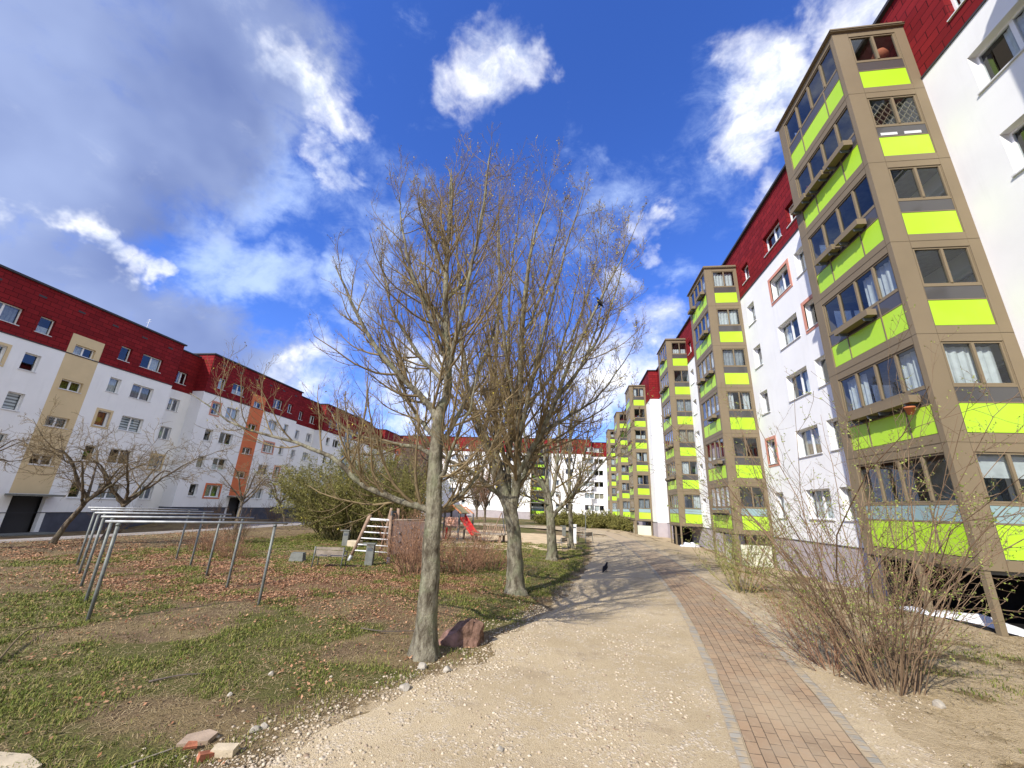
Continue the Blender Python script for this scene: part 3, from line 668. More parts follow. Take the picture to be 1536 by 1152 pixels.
# ------------------------------------------------------------------ balcony towers
def bal_window(par, w_, h, n, loc, rotz, glass=GLASST, lattice=False, curtain=None):
    f = MB(); t = .045
    f.box(0, t, 0, .05, 0, h); f.box(w_ - t, w_, 0, .05, 0, h); f.box(t, w_ - t, 0, .05, 0, t); f.box(t, w_ - t, 0, .05, h - t, h)
    for x in n: f.box(x - .032, x + .032, -.02, .052, t, h - t)
    key = ('bw', round(w_, 2), round(h, 2), tuple(n))
    if key not in _wm: 
        g = MB(); g.face([(t, .03, t), (w_ - t, .03, t), (w_ - t, .03, h - t), (t, .03, h - t)])
        _wm[key] = (f.mesh('window', TAUPE), g.mesh('pane', glass))
    o = link('window', _wm[key][0], par, loc, rotz=rotz); link('pane', _wm[key][1], o)
    if lattice:
        b = MB(); s = .19
        for half in ((t, n[0] - .035), (n[0] + .035, w_ - t)):
            x0, x1 = half; z0_, z1_ = t + .01, h - t - .12; 
            for sg in (1, -1):
                k = -12
                while k < 16:
                    c0 = x0 + k * s; pts = []
                    # line x = c0 + sg*(z - z0_)*0.62
                    za, zb = z0_, z1_; sl = .62 * sg
                    xa, xb = c0 + 0 * sl, c0 + (zb - za) * sl
                    def clipx(xa, za, xb, zb):
                        for lim, side in ((x0, 1), (x1, -1)):
                            ia, ib = (xa - lim) * side >= 0, (xb - lim) * side >= 0
                            if not ia and not ib: return None
                            if ia != ib:
                                q = (lim - xa) / (xb - xa); zz = za + (zb - za) * q
                                if ia: xb, zb = lim, zz
                                else: xa, za = lim, zz
                        return xa, za, xb, zb
                    r = clipx(xa, za, xb, zb)
                    if r and abs(r[3] - r[1]) > .03: b.bar((r[0], .075 + .012 * sg, r[1]), (r[2], .075 + .012 * sg, r[3]), .026, .008)
                    k += 1
        b.build('lattice', LATTICE, o)
    if curtain: c2 = curtain_mesh(w_, h, curtain, 2); link(c2.name.split('.')[0], c2, o, (0, .05, 0))
    return o
TW, TD, ZB, ST = 2.15, 3.6, 1.25, 2.78
def panel(par, x0, x1, z0, z1, m, name, side):
    b = MB()
    if side == 'F': b.box(x0, x1, .03, .06, z0, z1)
    elif side == 'B': b.box(x0, x1, TD - .06, TD - .03, z0, z1)
    else: b.box(.03, .06, x0, x1, z0, z1)
    return b.build(name, m, par)
def tower(label, loc, base, boxes, curtF, curtS, lattice=(), seed=0, near=True):
    t = thing('balcony_tower', label, 'balcony tower', loc, 0, 'glazed balcony towers along the right blocks')
    rs = random.Random(seed)
    fr = MB()
    zt = ZB + 6 * ST
    for y0, y1 in ((0, .15), (TD - .15, TD)):
        fr.box(0, .47, y0, y1, ZB, zt); fr.box(1.86, TW, y0, y1, ZB, zt)
    fr.box(0, .15, .152, .165, ZB, zt); fr.box(0, .15, 3.22, TD - .152, ZB, zt)
    for s in range(7):
        z = ZB + s * ST
        a, b = (z - .22 if s else z), (z + .22 if s < 6 else z)
        for y0, y1 in ((.005, .14), (TD - .14, TD - .005)): fr.box(.47, 1.86, y0, y1, a, b)
        fr.box(.005, .14, .165, 3.22, a, b)
        slab = MB(); slab.box(.16, TW, .16, TD - .16, z - .09, z + .09); slab.build('floor_slab', CONC, t)
    fr.build('frame', TAUPE, t)
    jt = MB()
    for s in range(1, 6):
        z = ZB + s * ST - .01
        jt.box(-.003, .47, -.003, -.0005, z, z + .012); jt.box(.47, TW + .003, .0, .003, z, z + .012); jt.box(-.003, -.0005, 0, TD, z, z + .012)
    jt.box(.468, .474, -.003, .004, ZB, zt); jt.box(-.003, .0, .150, .156, ZB, zt)
    jt.build('joint', TAUPE_D, t)
    r = MB(); r.box(-.08, TW, -.08, TD + .08, zt, zt + .09); r.box(-.03, TW, -.03, TD + .03, zt + .09, zt + .2); r.build('roof', TAUPE, t)
    rim = MB(); rim.box(-.10, TW, -.10, TD + .1, zt + .03, zt + .05); rim.build('roof_gutter', TAUPE_D, t)
    for s in range(6):
        z = ZB + s * ST
        under = TEAL if s == 0 else SMOKE
        rail = MB()
        for side in ('F', 'B'):
            panel(t, .5, 1.84, z + .24, z + .95, LIME, 'lime_panel', side)
            panel(t, .5, 1.84, z + .99, z + 1.36, under, 'lower_panel', side)
            y0, y1 = (.02, .1) if side == 'F' else (TD - .1, TD - .02)
            rail.box(.47, .5, y0, y1, z + .22, z + 2.56); rail.box(1.84, 1.86, y0, y1, z + .22, z + 2.56)
            rail.box(.5, 1.84, y0, y1, z + .955, z + .985); rail.box(.5, 1.84, y0, y1, z + 1.36, z + 1.41)
            if side == 'F':
                bal_window(t, 1.34, 1.14, (.68,), (.5, .03, z + 1.415), 0, lattice=s in lattice, curtain=curtF.get(s, rs.choice([None, None, 'netL', 'netR', 'grey', 'half', 'part', 'tan']) if seed > 1 else None))
                if s in lattice:
                    for x in (.58, 1.22):
                        gp = MB(); gp.box(x, x + .45, .02, .029, z + 1.03, z + 1.13); gp.build('grille', GREYV, t)
            else: bal_window(t, 1.34, 1.14, (.68,), (1.84, TD - .03, z + 1.415), math.pi)
        for y0, y1 in ((.19, .93), (.97, 2.37), (2.41, 3.2)):
            panel(t, y0, y1, z + .24, z + .95, LIME, 'lime_panel', 'S'); panel(t, y0, y1, z + .99, z + 1.36, under, 'lower_panel', 'S')
        rail.box(.02, .1, .165, 3.22, z + .955, z + .985); rail.box(.02, .1, .165, 3.22, z + 1.36, z + 1.41)
        for y in (.93, 2.37): rail.box(.015, .1, y, y + .04, z + .22, z + 1.36)
        rail.build('rail', TAUPE, t)
        # long side: four panes; local x of the window runs towards -y
        bal_window(t, 3.03, 1.14, (.80, 1.59, 2.36), (.03, 3.2, z + 1.415), rad(-90), curtain=curtS.get(s, rs.choice([None, None, 'part', 'netL', 'netR', 'half', 'grey']) if seed > 1 else None))
        if near or s < 3:
            for (y0, y1) in boxes.get(s, ()):
                b = MB(); zz = z + 1.06
                b.box(-.28, -.02, y0, y1, zz, zz + .03); b.box(-.28, -.255, y0, y1, zz + .03, zz + .19); b.box(-.045, -.02, y0, y1, zz + .03, zz + .19)
                b.box(-.255, -.045, y0, y0 + .025, zz + .03, zz + .19); b.box(-.255, -.045, y1 - .025, y1, zz + .03, zz + .19)
                p = b.build('planter_box', TAUPE, t)
                so = MB(); so.box(-.25, -.05, y0 + .03, y1 - .03, zz + .13, zz + .16); so.build('soil', TAUPE_D, p)
                for y in (y0 + .2, y1 - .2): bk = MB(); bk.box(-.26, .02, y, y + .04, zz - .05, zz); bk.box(-.25, -.02, y + .01, y + .03, zz - .09, zz - .051); bk.build('bracket', STEELD, p)
    gz = -1.0
    lg = [(.02, .02), (.02, TD - .14), (TW - .3, .02), (TW - .3, TD - .14), (.02, 1.75)]
    for x, y in lg:
        b = MB(); b.box(x, x + .12, y, y + .12, gz, ZB - .02); b.build('stilt', TAUPE, t)
    if base == 'panel':
        b = MB(); b.box(.2, 1.8, .05, .08, gz, .72); b.box(.05, .08, .2, 1.7, gz, .72); b.build('base_panel', PALEPANEL, t)
        b = MB(); b.box(-.15, .16, -.15, .0, gz, ZB - .05); b.build('base_pier', TAUPE, t)
    else:
        b = MB(); b.box(TW - .04, TW - .01, .2, TD - .1, gz, ZB - .05); b.build('undercroft_shade_wall', UNDERSHADE, t)
        b = MB(); b.box(.2, TW - .05, TD - .35, TD - .3, gz, ZB - .05); b.build('undercroft_shade_wall', UNDERSHADE, t)  # added rear sheet, coloured black to stand in for the shade of the recess
        b = MB(); b.box(.15, TW - .05, .15, TD - .36, gz, .02 if seed == 1 else -.30); b.build('undercroft_shade_floor', UNDERSHADE, t)
    return t
BX = {4: ((.3, 1.35), (1.45, 2.4), (2.5, 3.45)), 3: ((.55, 1.6), (1.75, 2.7)), 2: ((1.0, 2.5),), 1: ((.35, 1.65), (1.7, 2.8))}
BX2 = {5: ((.3, 1.3), (2.3, 3.3)), 4: ((.4, 1.6),), 3: ((.3, 1.4), (1.9, 2.9)), 2: ((.6, 1.6),), 1: ((.5, 1.5),), 0: ((.3, 1.3), (1.5, 2.5))}
BX3 = {5: ((.9, 1.9),), 4: ((.4, 1.4), (1.6, 2.8)), 3: ((.5, 1.5),), 2: ((.3, 1.3), (1.5, 2.3)), 1: ((.5, 1.5), (2, 3))}
T1 = tower('nearest lime and taupe balcony tower with a lattice window, cut by the right frame edge', (8.85, 10.6, 0), 'open', BX, {1: 'net', 0: 'roll'}, {2: 'netR', 1: 'part'}, lattice=(4,), seed=1)
T2 = tower('second lime balcony tower with white curtains in its top two front windows', (9.0, 24.5, 0), 'panel', BX2, {5: 'net', 4: 'net', 2: 'part'}, {0: 'part', 1: 'netL'}, seed=2)
T3 = tower('third lime balcony tower on stilts over a black undercroft', (9.2, 36.4, 0), 'open', BX3, {3: 'grey', 5: 'half'}, {0: 'part', 2: 'netR'}, seed=3)
T4 = tower('fourth lime balcony tower above a pale garage panel beside the bright red end wall', (7.9, 51.3, 0), 'panel', BX2, {0: 'grey', 3: 'half'}, {}, seed=4, near=False)
T5 = tower('fifth lime balcony tower, narrow, behind the one with the pale garage panel', (7.95, 66.2, 0), 'open', {}, {4: 'green', 1: None}, {}, seed=5, near=False)
tower('last lime balcony tower of the row, touching the far white block', (7.95, 81.5, 0), 'open', {}, {5: 'half', 3: 'net'}, {}, seed=6, near=False)
dup(T3, (8.85, 1.4, 0), 0, 'lime balcony tower standing right beside the camera, outside the frame')
tb = dup(T5, (-9.0, 101.0, -.6), rad(-90), 'lime balcony tower on the far end block, seen between the tree trunks')
# things seen inside the nearest tower
b = MB(); b.tube([(0, 0, 0), (0, 0, .05), (.0, 0, .32), (0, 0, .55)], [.05, .15, .2, .11], 14); b.box(-.03, .03, -.03, .03, -.5, 0)
blob = thing('orange_blob', 'orange stand-in lamp behind the top front window of the nearest tower', 'blob', (10.34, 10.9, 17.02))  # made-up stand-in for an unidentified orange shape behind the glass
sh = MB(); sh.tube([(0, 0, -.12), (0, 0, .0), (0, 0, .22), (0, 0, .3)], [.05, .24, .17, .08], 16); sh.build('blob_body', ORBLOB, blob, True)
sp = MB(); sp.tube([(0, 0, -1.5), (0, 0, -.1)], .02, 8); sp.tube([(0, 0, -1.512), (0, 0, -1.47)], .16, 14); sp.build('stand', STEELD, blob)
pot = thing('flower_pot', 'small terracotta pot under the planter of the second storey, nearest tower', 'flower pot', (8.66, 11.12, ZB + ST + .77))
pb = MB(); pb.tube([(0, 0, 0), (0, 0, .16), (0, 0, .16), (0, 0, .2)], [.07, .1, .115, .115], 14); pb.build('pot', POTM, pot, True)

# ------------------------------------------------------------------ woody plants
def unit(v): return v / np.maximum(np.linalg.norm(v, axis=-1, keepdims=True), 1e-9)
def skin(P, R, sides):
    """tubes round N paths of k points: P (N,k,3), R (N,k)"""
    N, k, _ = P.shape
    T = np.empty_like(P); T[:, 1:-1] = P[:, 2:] - P[:, :-2]; T[:, 0] = P[:, 1] - P[:, 0]; T[:, -1] = P[:, -1] - P[:, -2]; T = unit(T)
    m = unit(P[:, -1] - P[:, 0]); ref = np.where(np.abs(m[:, 2:3]) < .8, np.array([[0, 0, 1.0]]), np.array([[1.0, 0, 0]]))[:, None, :]
    U = unit(np.cross(T, np.broadcast_to(ref, T.shape))); W = np.cross(T, U)
    a = np.arange(sides) * 2 * np.pi / sides
    V = P[:, :, None, :] + R[:, :, None, None] * (np.cos(a)[None, None, :, None] * U[:, :, None, :] + np.sin(a)[None, None, :, None] * W[:, :, None, :])
    idx = np.arange(N * k * sides).reshape(N, k, sides); nx = np.roll(idx, -1, 2)
    F = np.stack([idx[:, :-1], nx[:, :-1], nx[:, 1:], idx[:, 1:]], -1).reshape(-1, 4)
    return V.reshape(-1, 3), F
def resample(pts, k):
    pts = np.asarray(pts, float); n = len(pts)
    # catmull-rom through the points
    ext = np.vstack([2 * pts[0] - pts[1], pts, 2 * pts[-1] - pts[-2]])
    q = np.linspace(0, n - 1, k); i = np.minimum(q.astype(int), n - 2); f = (q - i)[:, None]
    p0, p1, p2, p3 = ext[i], ext[i + 1], ext[i + 2], ext[i + 3]
    return .5 * (2 * p1 + (p2 - p0) * f + (2 * p0 - 5 * p1 + 4 * p2 - p3) * f ** 2 + (3 * p1 - p0 - 3 * p2 + p3) * f ** 3)
def spawn(P, R, m, t0, t1, ang, L, up, k, rs, rf=.6, jit=.12, taper=.3, fall=.5, rmin=.003, rmax=9, face=None, side=1.0):
    N, kk, _ = P.shape
    t = t0 + (t1 - t0) * (np.arange(m)[None] + rs.rand(N, m)) / m
    q = t * (kk - 1); i = np.minimum(q.astype(int), kk - 2); f = (q - i)[..., None]; n = np.arange(N)[:, None]
    B = P[n, i] * (1 - f) + P[n, i + 1] * f; T = unit(P[n, i + 1] - P[n, i]); r = R[n, i] * (1 - f[..., 0]) + R[n, i + 1] * f[..., 0]
    rnd = rs.randn(N, m, 3); rnd -= (rnd * T).sum(-1, keepdims=True) * T; rnd = unit(rnd)
    a = np.radians(ang + rs.randn(N, m) * ang * .22)[..., None]
    d = unit(np.cos(a) * T + np.sin(a) * rnd)
    Ln = (np.asarray(L).reshape(-1, 1) if np.ndim(L) else L) * (1 - fall * (t - t0) / max(t1 - t0, 1e-6)) * rs.uniform(.65, 1.3, (N, m))
    B = B.reshape(-1, 3); d = d.reshape(-1, 3); Ln = Ln.reshape(-1, 1); r = r.ravel(); n2 = len(B)
    pts = np.empty((n2, k, 3)); pts[:, 0] = B; p = B.copy()
    for j in range(1, k):
        d = unit(d + rs.randn(n2, 3) * jit + np.array([0, 0, up]) / k); p = p + d * Ln / (k - 1); pts[:, j] = p
    r0 = np.clip(r * rf, rmin, rmax); rr = r0[:, None] * np.linspace(1, taper, k)[None]
    return pts, np.maximum(rr, rmin * .7), Ln.ravel()
def join(parts):
    V = []; F = []; n = 0
    for v, f in parts: V.append(v); F.append(f + n); n += len(v)
    return np.concatenate(V), np.concatenate(F)
def leaf_quads(Pt, size, rs, droop=0.3, fold=True, aspect=.55):
    N = len(Pt); d = unit(rs.randn(N, 3) + np.array([0, 0, .3 - droop])); s = unit(np.cross(d, rs.randn(N, 3)))
    L = size * rs.uniform(.6, 1.35, (N, 1)); W = L * aspect
    V = np.stack([Pt, Pt + d * L * .5 + s * W * .5, Pt + d * L, Pt + d * L * .5 - s * W * .5], 1)
    return V.reshape(-1, 3), np.arange(N * 4).reshape(N, 4)
def along(P, n, rs, t0=.3):
    """n random points on random paths"""
    N, k, _ = P.shape; i = rs.randint(0, N, n); q = (t0 + (1 - t0) * rs.rand(n)) * (k - 1); j = np.minimum(q.astype(int), k - 2); f = (q - j)[:, None]
    return P[i, j] * (1 - f) + P[i, j + 1] * f
def bare_tree(name, label, base, trunk, limbs, cfg, seed, buds=0, twig=TWIG, bark=BARK, group=None, cat='tree', bud_m=BUD, bud_size=.035):
    """trunk/limbs: lists of (x, y, z, r) relative to base"""
    rs = np.random.RandomState(seed)
    t = thing(name, label, cat, base, group=group)
    def prep(path, k):
        a = np.array(path, float); p = resample(a, k); return p[:, :3], np.maximum(p[:, 3], .004)
    tp, tr = prep(trunk, 28)
    tp[:, :2] += rs.randn(28, 2) * tr[:, None] * .05
    V, F = skin(tp[None], tr[None], 16)
    # knots and bumps
    c = np.repeat(tp, 16, 0); o = V - c; ang = np.arctan2(o[:, 1], o[:, 0])
    V = c + o * (1 + .07 * np.sin(ang * 3 + V[:, 2] * 2.2 + seed)[:, None] + .05 * rs.randn(len(V))[:, None] * .6)
    zz = V[:, 2:3]; rr = 1 + (.30 * np.exp(-np.maximum(zz, 0) / .16) + .05) * np.maximum(0, np.sin(np.arctan2((V - c)[:, 1:2], (V - c)[:, 0:1]) * 5 + seed + zz * 1.5)) * np.exp(-np.maximum(zz, 0) / .9)
    V = c + (V - c) * rr
    tm = [(V, F)]
    Ps, Rs = [], []
    for l in limbs:
        p, r = prep(l, 18); p[1:-1] += rs.randn(16, 3) * .012; Ps.append(p); Rs.append(r)
        tm.append(skin(p[None], r[None], 10))
    v, f = join(tm); link('trunk', npmesh('trunk', v, f, bark, True), t)
    P, R = np.array(Ps), np.array(Rs)
    LL = np.linalg.norm(np.diff(P, axis=1), axis=-1).sum(1)
    acc = []; level = (P, R); ends = []
    for li, (m, t0, t1, ang, lf, up, k, sides, rf, jit, fall, rmin) in enumerate(cfg):
        L = LL * lf if li == 0 else LLn * lf
        P2, R2, LLn = spawn(level[0], level[1], m, t0, t1, ang, L, up, k, rs, rf, jit, .3, fall, rmin)
        acc.append(skin(P2, R2, sides)); level = (P2, R2)
    v, f = join(acc); link('crown', npmesh('crown', v, f, twig, True), t)
    if buds:
        pt = np.concatenate([along(level[0], buds // 2, rs, .5), level[0][rs.randint(0, len(level[0]), buds - buds // 2), -1]])
        a, b2 = leaf_quads(pt, bud_size, rs, -.2, aspect=.6); link('buds', npmesh('buds', a, b2, bud_m), t)
    return t
def XZ(Y, pts): return pts
# nearest tree: x, dy, z, r ; base at its foot
b1 = (-2.03, 6.39, 0.0)
def rel(b, L): return [(x - b[0], dy, z - b[2], r) for x, dy, z, r in L]
CFG1 = [(18, .10, .98, 45, .41, 1.0, 9, 6, .5, .09, .5, .0048), (9, .12, 1, 40, .42, .85, 7, 4, .5, .075, .4, .0027), (6, .15, 1, 38, .42, .7, 5, 3, .7, .09, .3, .0019)]
tree1 = bare_tree('bare_tree', 'nearest bare tree with a straight mossy trunk, beside the reddish boulder', b1,
    rel(b1, [(-2.03, 0, -.15, .235), (-2.03, 0, .05, .19), (-2.06, 0, .4, .155), (-2.09, 0, 1.18, .135), (-2.12, 0, 2.04, .128), (-2.18, .02, 2.79, .115), (-2.2, .03, 3.44, .10), (-2.16, .02, 3.7, .085), (-2.08, 0, 3.95, .075), (-2.15, 0, 4.74, .066), (-2.27, 0, 5.62, .055), (-2.38, .05, 6.89, .04), (-2.4, .1, 8.0, .024), (-2.5, .1, 9.0, .010)]),
    [rel(b1, l) for l in (
        [(-2.1, 0, 3.95, .05), (-2.15, 0, 4.74, .045), (-2.27, 0, 5.62, .04), (-2.38, .05, 6.89, .03), (-2.4, .1, 8.0, .02), (-2.5, .1, 9.0, .009)],
        [(-2.2, .03, 3.4, .07), (-2.35, 0, 3.68, .06), (-2.66, -.1, 3.98, .05), (-3.16, -.2, 4.47, .042), (-3.56, -.3, 4.93, .035), (-3.96, -.4, 5.6, .026), (-4.35, -.45, 6.3, .012)],
        [(-2.12, 0, 2.0, .06), (-2.3, -.05, 2.03, .055), (-2.66, -.15, 2.14, .048), (-3.23, -.3, 2.33, .042), (-3.77, -.35, 2.72, .035), (-4.51, -.45, 3.0, .026), (-5.47, -.55, 3.2, .017), (-6.5, -.6, 3.75, .006)],
        [(-2.17, 0, 2.78, .05), (-2.44, .2, 2.98, .042), (-3.24, .5, 3.14, .032), (-4.24, .8, 3.35, .02), (-4.9, .9, 3.9, .008)],
        [(-2.1, 0, 1.95, .045), (-1.9, .15, 2.12, .04), (-1.65, .35, 2.4, .032), (-1.35, .6, 3.1, .022), (-1.1, .8, 4.1, .01)],
        [(-2.1, 0, 2.3, .04), (-1.95, -.2, 2.6, .035), (-1.78, -.35, 2.95, .028), (-1.5, -.5, 3.7, .018), (-1.35, -.6, 4.6, .008)],
        [(-2.15, .0, 3.0, .05), (-1.95, .35, 3.6, .042), (-1.75, .8, 4.6, .034), (-1.5, 1.1, 6.0, .022), (-1.45, 1.2, 7.6, .008)],
        [(-2.12, 0, 3.9, .05), (-1.95, -.35, 4.5, .042), (-1.7, -.6, 5.6, .03), (-1.5, -.75, 7.2, .018), (-1.45, -.7, 8.6, .008)],
        [(-2.2, 0, 4.9, .045), (-2.55, -.25, 5.5, .036), (-2.95, -.4, 6.4, .026), (-3.2, -.5, 7.4, .012), (-3.25, -.5, 7.9, .006)],
        [(-2.15, 0, 4.5, .045), (-2.5, .5, 5.1, .036), (-3.0, .9, 6.0, .026), (-3.4, 1.1, 7.0, .01)],
        [(-2.28, 0, 5.7, .04), (-1.95, .2, 6.5, .03), (-1.75, .3, 7.9, .018), (-1.75, .3, 9.2, .006)],
        [(-2.25, 0, 5.2, .045), (-2.75, .2, 5.9, .036), (-3.3, .35, 6.7, .024), (-3.6, .4, 7.4, .008)],
        [(-2.35, .05, 6.3, .04), (-2.7, -.1, 7.1, .03), (-2.95, -.15, 7.7, .016), (-3.05, -.15, 8.2, .006)],
        [(-2.2, .02, 4.2, .04), (-2.8, .1, 4.8, .034), (-3.5, .2, 5.9, .022), (-3.95, .25, 7.2, .007)],
        [(-2.25, 0, 3.2, .045), (-2.7, .35, 3.6, .036), (-3.3, .7, 4.4, .028), (-3.9, .9, 5.5, .014), (-4.1, .9, 6.4, .006)],
        [(-2.28, .05, 5.5, .05), (-2.36, .05, 6.6, .04), (-2.42, .1, 7.8, .026), (-2.55, .1, 9.0, .009)],
        [(-2.36, .05, 6.6, .03), (-2.6, .3, 7.4, .022), (-2.75, .4, 8.1, .012), (-2.8, .4, 8.6, .006)])],
    CFG1, 11, buds=3000, bud_size=.032)
b2 = (-1.35, 11.22, 0.0)
CFG2 = [(21, .13, .98, 43, .28, .95, 9, 6, .45, .09, .55, .0062), (9, .12, 1, 38, .42, .85, 7, 4, .5, .075, .4, .0034), (6, .15, 1, 38, .42, .7, 5, 3, .7, .09, .3, .0024)]
tree2 = bare_tree('bare_tree', 'largest bare tree, leaning trunk splitting low into many upright limbs', b2,
    rel(b2, [(-1.3, 0, -.15, .34), (-1.3, 0, .05, .26), (-1.34, 0, .4, .215), (-1.42, 0, 1.27, .19), (-1.55, 0, 1.94, .185), (-1.68, 0, 2.3, .17), (-1.85, 0, 2.7, .145), (-1.98, 0, 3.3, .12), (-2.18, 0, 3.9, .10)]),
    [rel(b2, l) for l in (
        [(-1.85, 0, 2.6, .12), (-2.17, -.1, 3.4, .105), (-2.45, -.3, 4.15, .09), (-2.8, -.5, 5.1, .075), (-3.1, -.7, 6.6, .058), (-3.3, -.8, 8.4, .042), (-3.6, -.9, 10.6, .022), (-3.75, -.9, 12.0, .008)],
        [(-1.98, 0, 3.2, .09), (-2.1, .3, 4.0, .08), (-2.21, .5, 4.9, .07), (-2.3, .6, 6.0, .06), (-2.37, .7, 9.3, .04), (-2.5, .7, 11.6, .02), (-2.6, .7, 13.1, .007)],
        [(-1.6, 0, 2.2, .10), (-1.74, .3, 3.3, .088), (-1.66, .5, 4.3, .08), (-1.56, .7, 6.4, .064), (-1.4, .9, 9.8, .036), (-1.25, 1.0, 13.0, .008)],
        [(-1.5, 0, 1.9, .13), (-1.43, -.05, 2.5, .12), (-1.42, -.15, 3.24, .108), (-1.39, -.3, 4.4, .095), (-1.38, -.5, 6.8, .072), (-1.2, -.6, 9.7, .046), (-.7, -.7, 11.8, .018), (-.55, -.7, 12.9, .007)],
        [(-1.4, -.1, 2.7, .085), (-1.3, -.2, 3.03, .08), (-1.06, -.4, 3.47, .074), (-.7, -.6, 4.1, .066), (-.34, -.8, 4.9, .058), (.05, -.95, 6.0, .048), (.76, -1.1, 7.5, .034), (1.5, -1.2, 9.0, .018), (2.0, -1.2, 10.2, .007)],
        [(-.7, -.6, 4.05, .05), (-.3, -.3, 4.4, .045), (.3, .1, 4.85, .036), (1.0, .4, 5.5, .026), (1.8, .6, 6.7, .014), (2.3, .7, 7.8, .006)],
        [(-1.7, 0, 2.3, .075), (-2.1, -.3, 2.6, .066), (-2.55, -.6, 2.95, .056), (-3.4, -1.0, 3.4, .042), (-4.2, -1.3, 4.3, .026), (-4.7, -1.5, 5.6, .01)],
        [(-1.43, .1, 2.4, .08), (-1.15, .6, 3.4, .07), (-.75, 1.2, 4.9, .058), (-.3, 1.6, 7.2, .042), (.3, 1.9, 10.0, .022), (.5, 2.0, 12.2, .007)],
        [(-1.55, .1, 2.2, .08), (-1.9, .8, 3.4, .068), (-2.4, 1.5, 5.2, .054), (-2.9, 1.9, 8.0, .034), (-3.2, 2.0, 11.2, .01)],
        [(-1.42, -.2, 3.4, .07), (-1.15, -.8, 4.6, .058), (-.7, -1.2, 6.6, .044), (-.1, -1.4, 9.2, .026), (.5, -1.5, 11.4, .008)],
        [(-1.39, -.3, 4.6, .06), (-1.7, -.9, 6.0, .05), (-2.0, -1.3, 8.4, .036), (-2.1, -1.4, 10.6, .014), (-2.1, -1.4, 12.2, .006)],
        [(-.34, -.8, 4.9, .04), (.3, -.4, 5.9, .034), (.9, -.1, 7.6, .026), (1.2, 0, 9.6, .014), (1.3, 0, 11.2, .006)],
        [(-1.36, -.5, 6.9, .05), (-.95, -.1, 8.2, .04), (-.5, .1, 10.2, .026), (-.1, .2, 12.6, .008)],
        [(-.34, -.8, 4.95, .045), (.5, -.5, 6.2, .04), (1.2, -.2, 7.8, .03), (1.7, 0, 9.6, .016), (1.85, .1, 10.8, .006)],
        [(-1.15, -.8, 4.6, .045), (-.3, -.2, 6.2, .038), (.5, .3, 8.4, .026), (1.0, .5, 10.6, .012), (1.15, .5, 11.8, .006)],
        [(-2.0, .1, 3.4, .06), (-2.6, .6, 4.4, .05), (-3.3, 1.0, 6.0, .036), (-3.9, 1.2, 8.0, .02), (-4.1, 1.2, 9.4, .007)],
        [(-1.65, .5, 4.4, .06), (-1.85, .2, 6.2, .05), (-1.9, .1, 9.0, .034), (-1.75, .1, 11.4, .016), (-1.7, .1, 12.9, .006)])],
    CFG2, 23, buds=9000, bud_size=.05)
b3 = (-0.68, 18.75, 0.0)
CFG3 = [(14, .16, .98, 38, .30, .75, 8, 5, .5, .10, .45, .011), (7, .15, 1, 38, .42, .55, 6, 4, .6, .13, .4, .008), (5, .2, 1, 42, .42, .4, 4, 3, .7, .15, .3, .0065)]
tree3 = bare_tree('bare_tree', 'bare tree forking at head height, third from the camera along the path', b3,
    rel(b3, [(-.68, 0, -.15, .30), (-.68, 0, .05, .25), (-.7, 0, .5, .215), (-.78, 0, 1.64, .185), (-.87, 0, 2.5, .17), (-1.0, 0, 2.9, .14), (-1.25, 0, 3.3, .11)]),
    [rel(b3, l) for l in (
        [(-.95, 0, 2.75, .11), (-1.25, -.1, 3.21, .10), (-1.76, -.3, 4.33, .075), (-2.1, -.5, 6.0, .05), (-2.3, -.6, 8.4, .025), (-2.4, -.6, 9.8, .008)],
        [(-.85, 0, 2.6, .10), (-.65, .2, 3.0, .09), (-.49, .4, 4.36, .07), (-.4, .5, 6.6, .05), (-.3, .6, 9.2, .024), (-.2, .6, 10.8, .008)],
        [(-.72, 0, 1.7, .10), (-.45, -.1, 2.05, .09), (.23, -.3, 2.81, .075), (1.2, -.6, 3.75, .048), (2.2, -.8, 5.2, .028), (3.0, -.9, 7.2, .008)],
        [(-.9, .1, 2.6, .09), (-1.0, .6, 3.6, .075), (-1.3, 1.1, 5.6, .052), (-1.5, 1.4, 8.6, .024), (-1.5, 1.5, 10.6, .008)],
        [(-.5, .3, 4.2, .05), (.1, 0, 5.4, .042), (.8, -.2, 7.4, .026), (1.2, -.3, 9.6, .008)],
        [(-1.2, -.1, 3.2, .06), (-1.8, .4, 4.0, .05), (-2.7, .9, 5.2, .034), (-3.4, 1.1, 7.0, .01)],
        [(-.8, -.1, 2.3, .055), (-1.5, -.5, 2.5, .045), (-2.3, -.8, 2.9, .032), (-3.2, -1.0, 3.9, .012)],
        [(.25, -.3, 2.85, .05), (.6, .2, 3.9, .042), (1.0, .5, 5.8, .028), (1.7, .7, 8.2, .008)])],
    CFG3, 37, buds=3000, bud_size=.07)
b4 = (0.19, 24.64, 0.0)
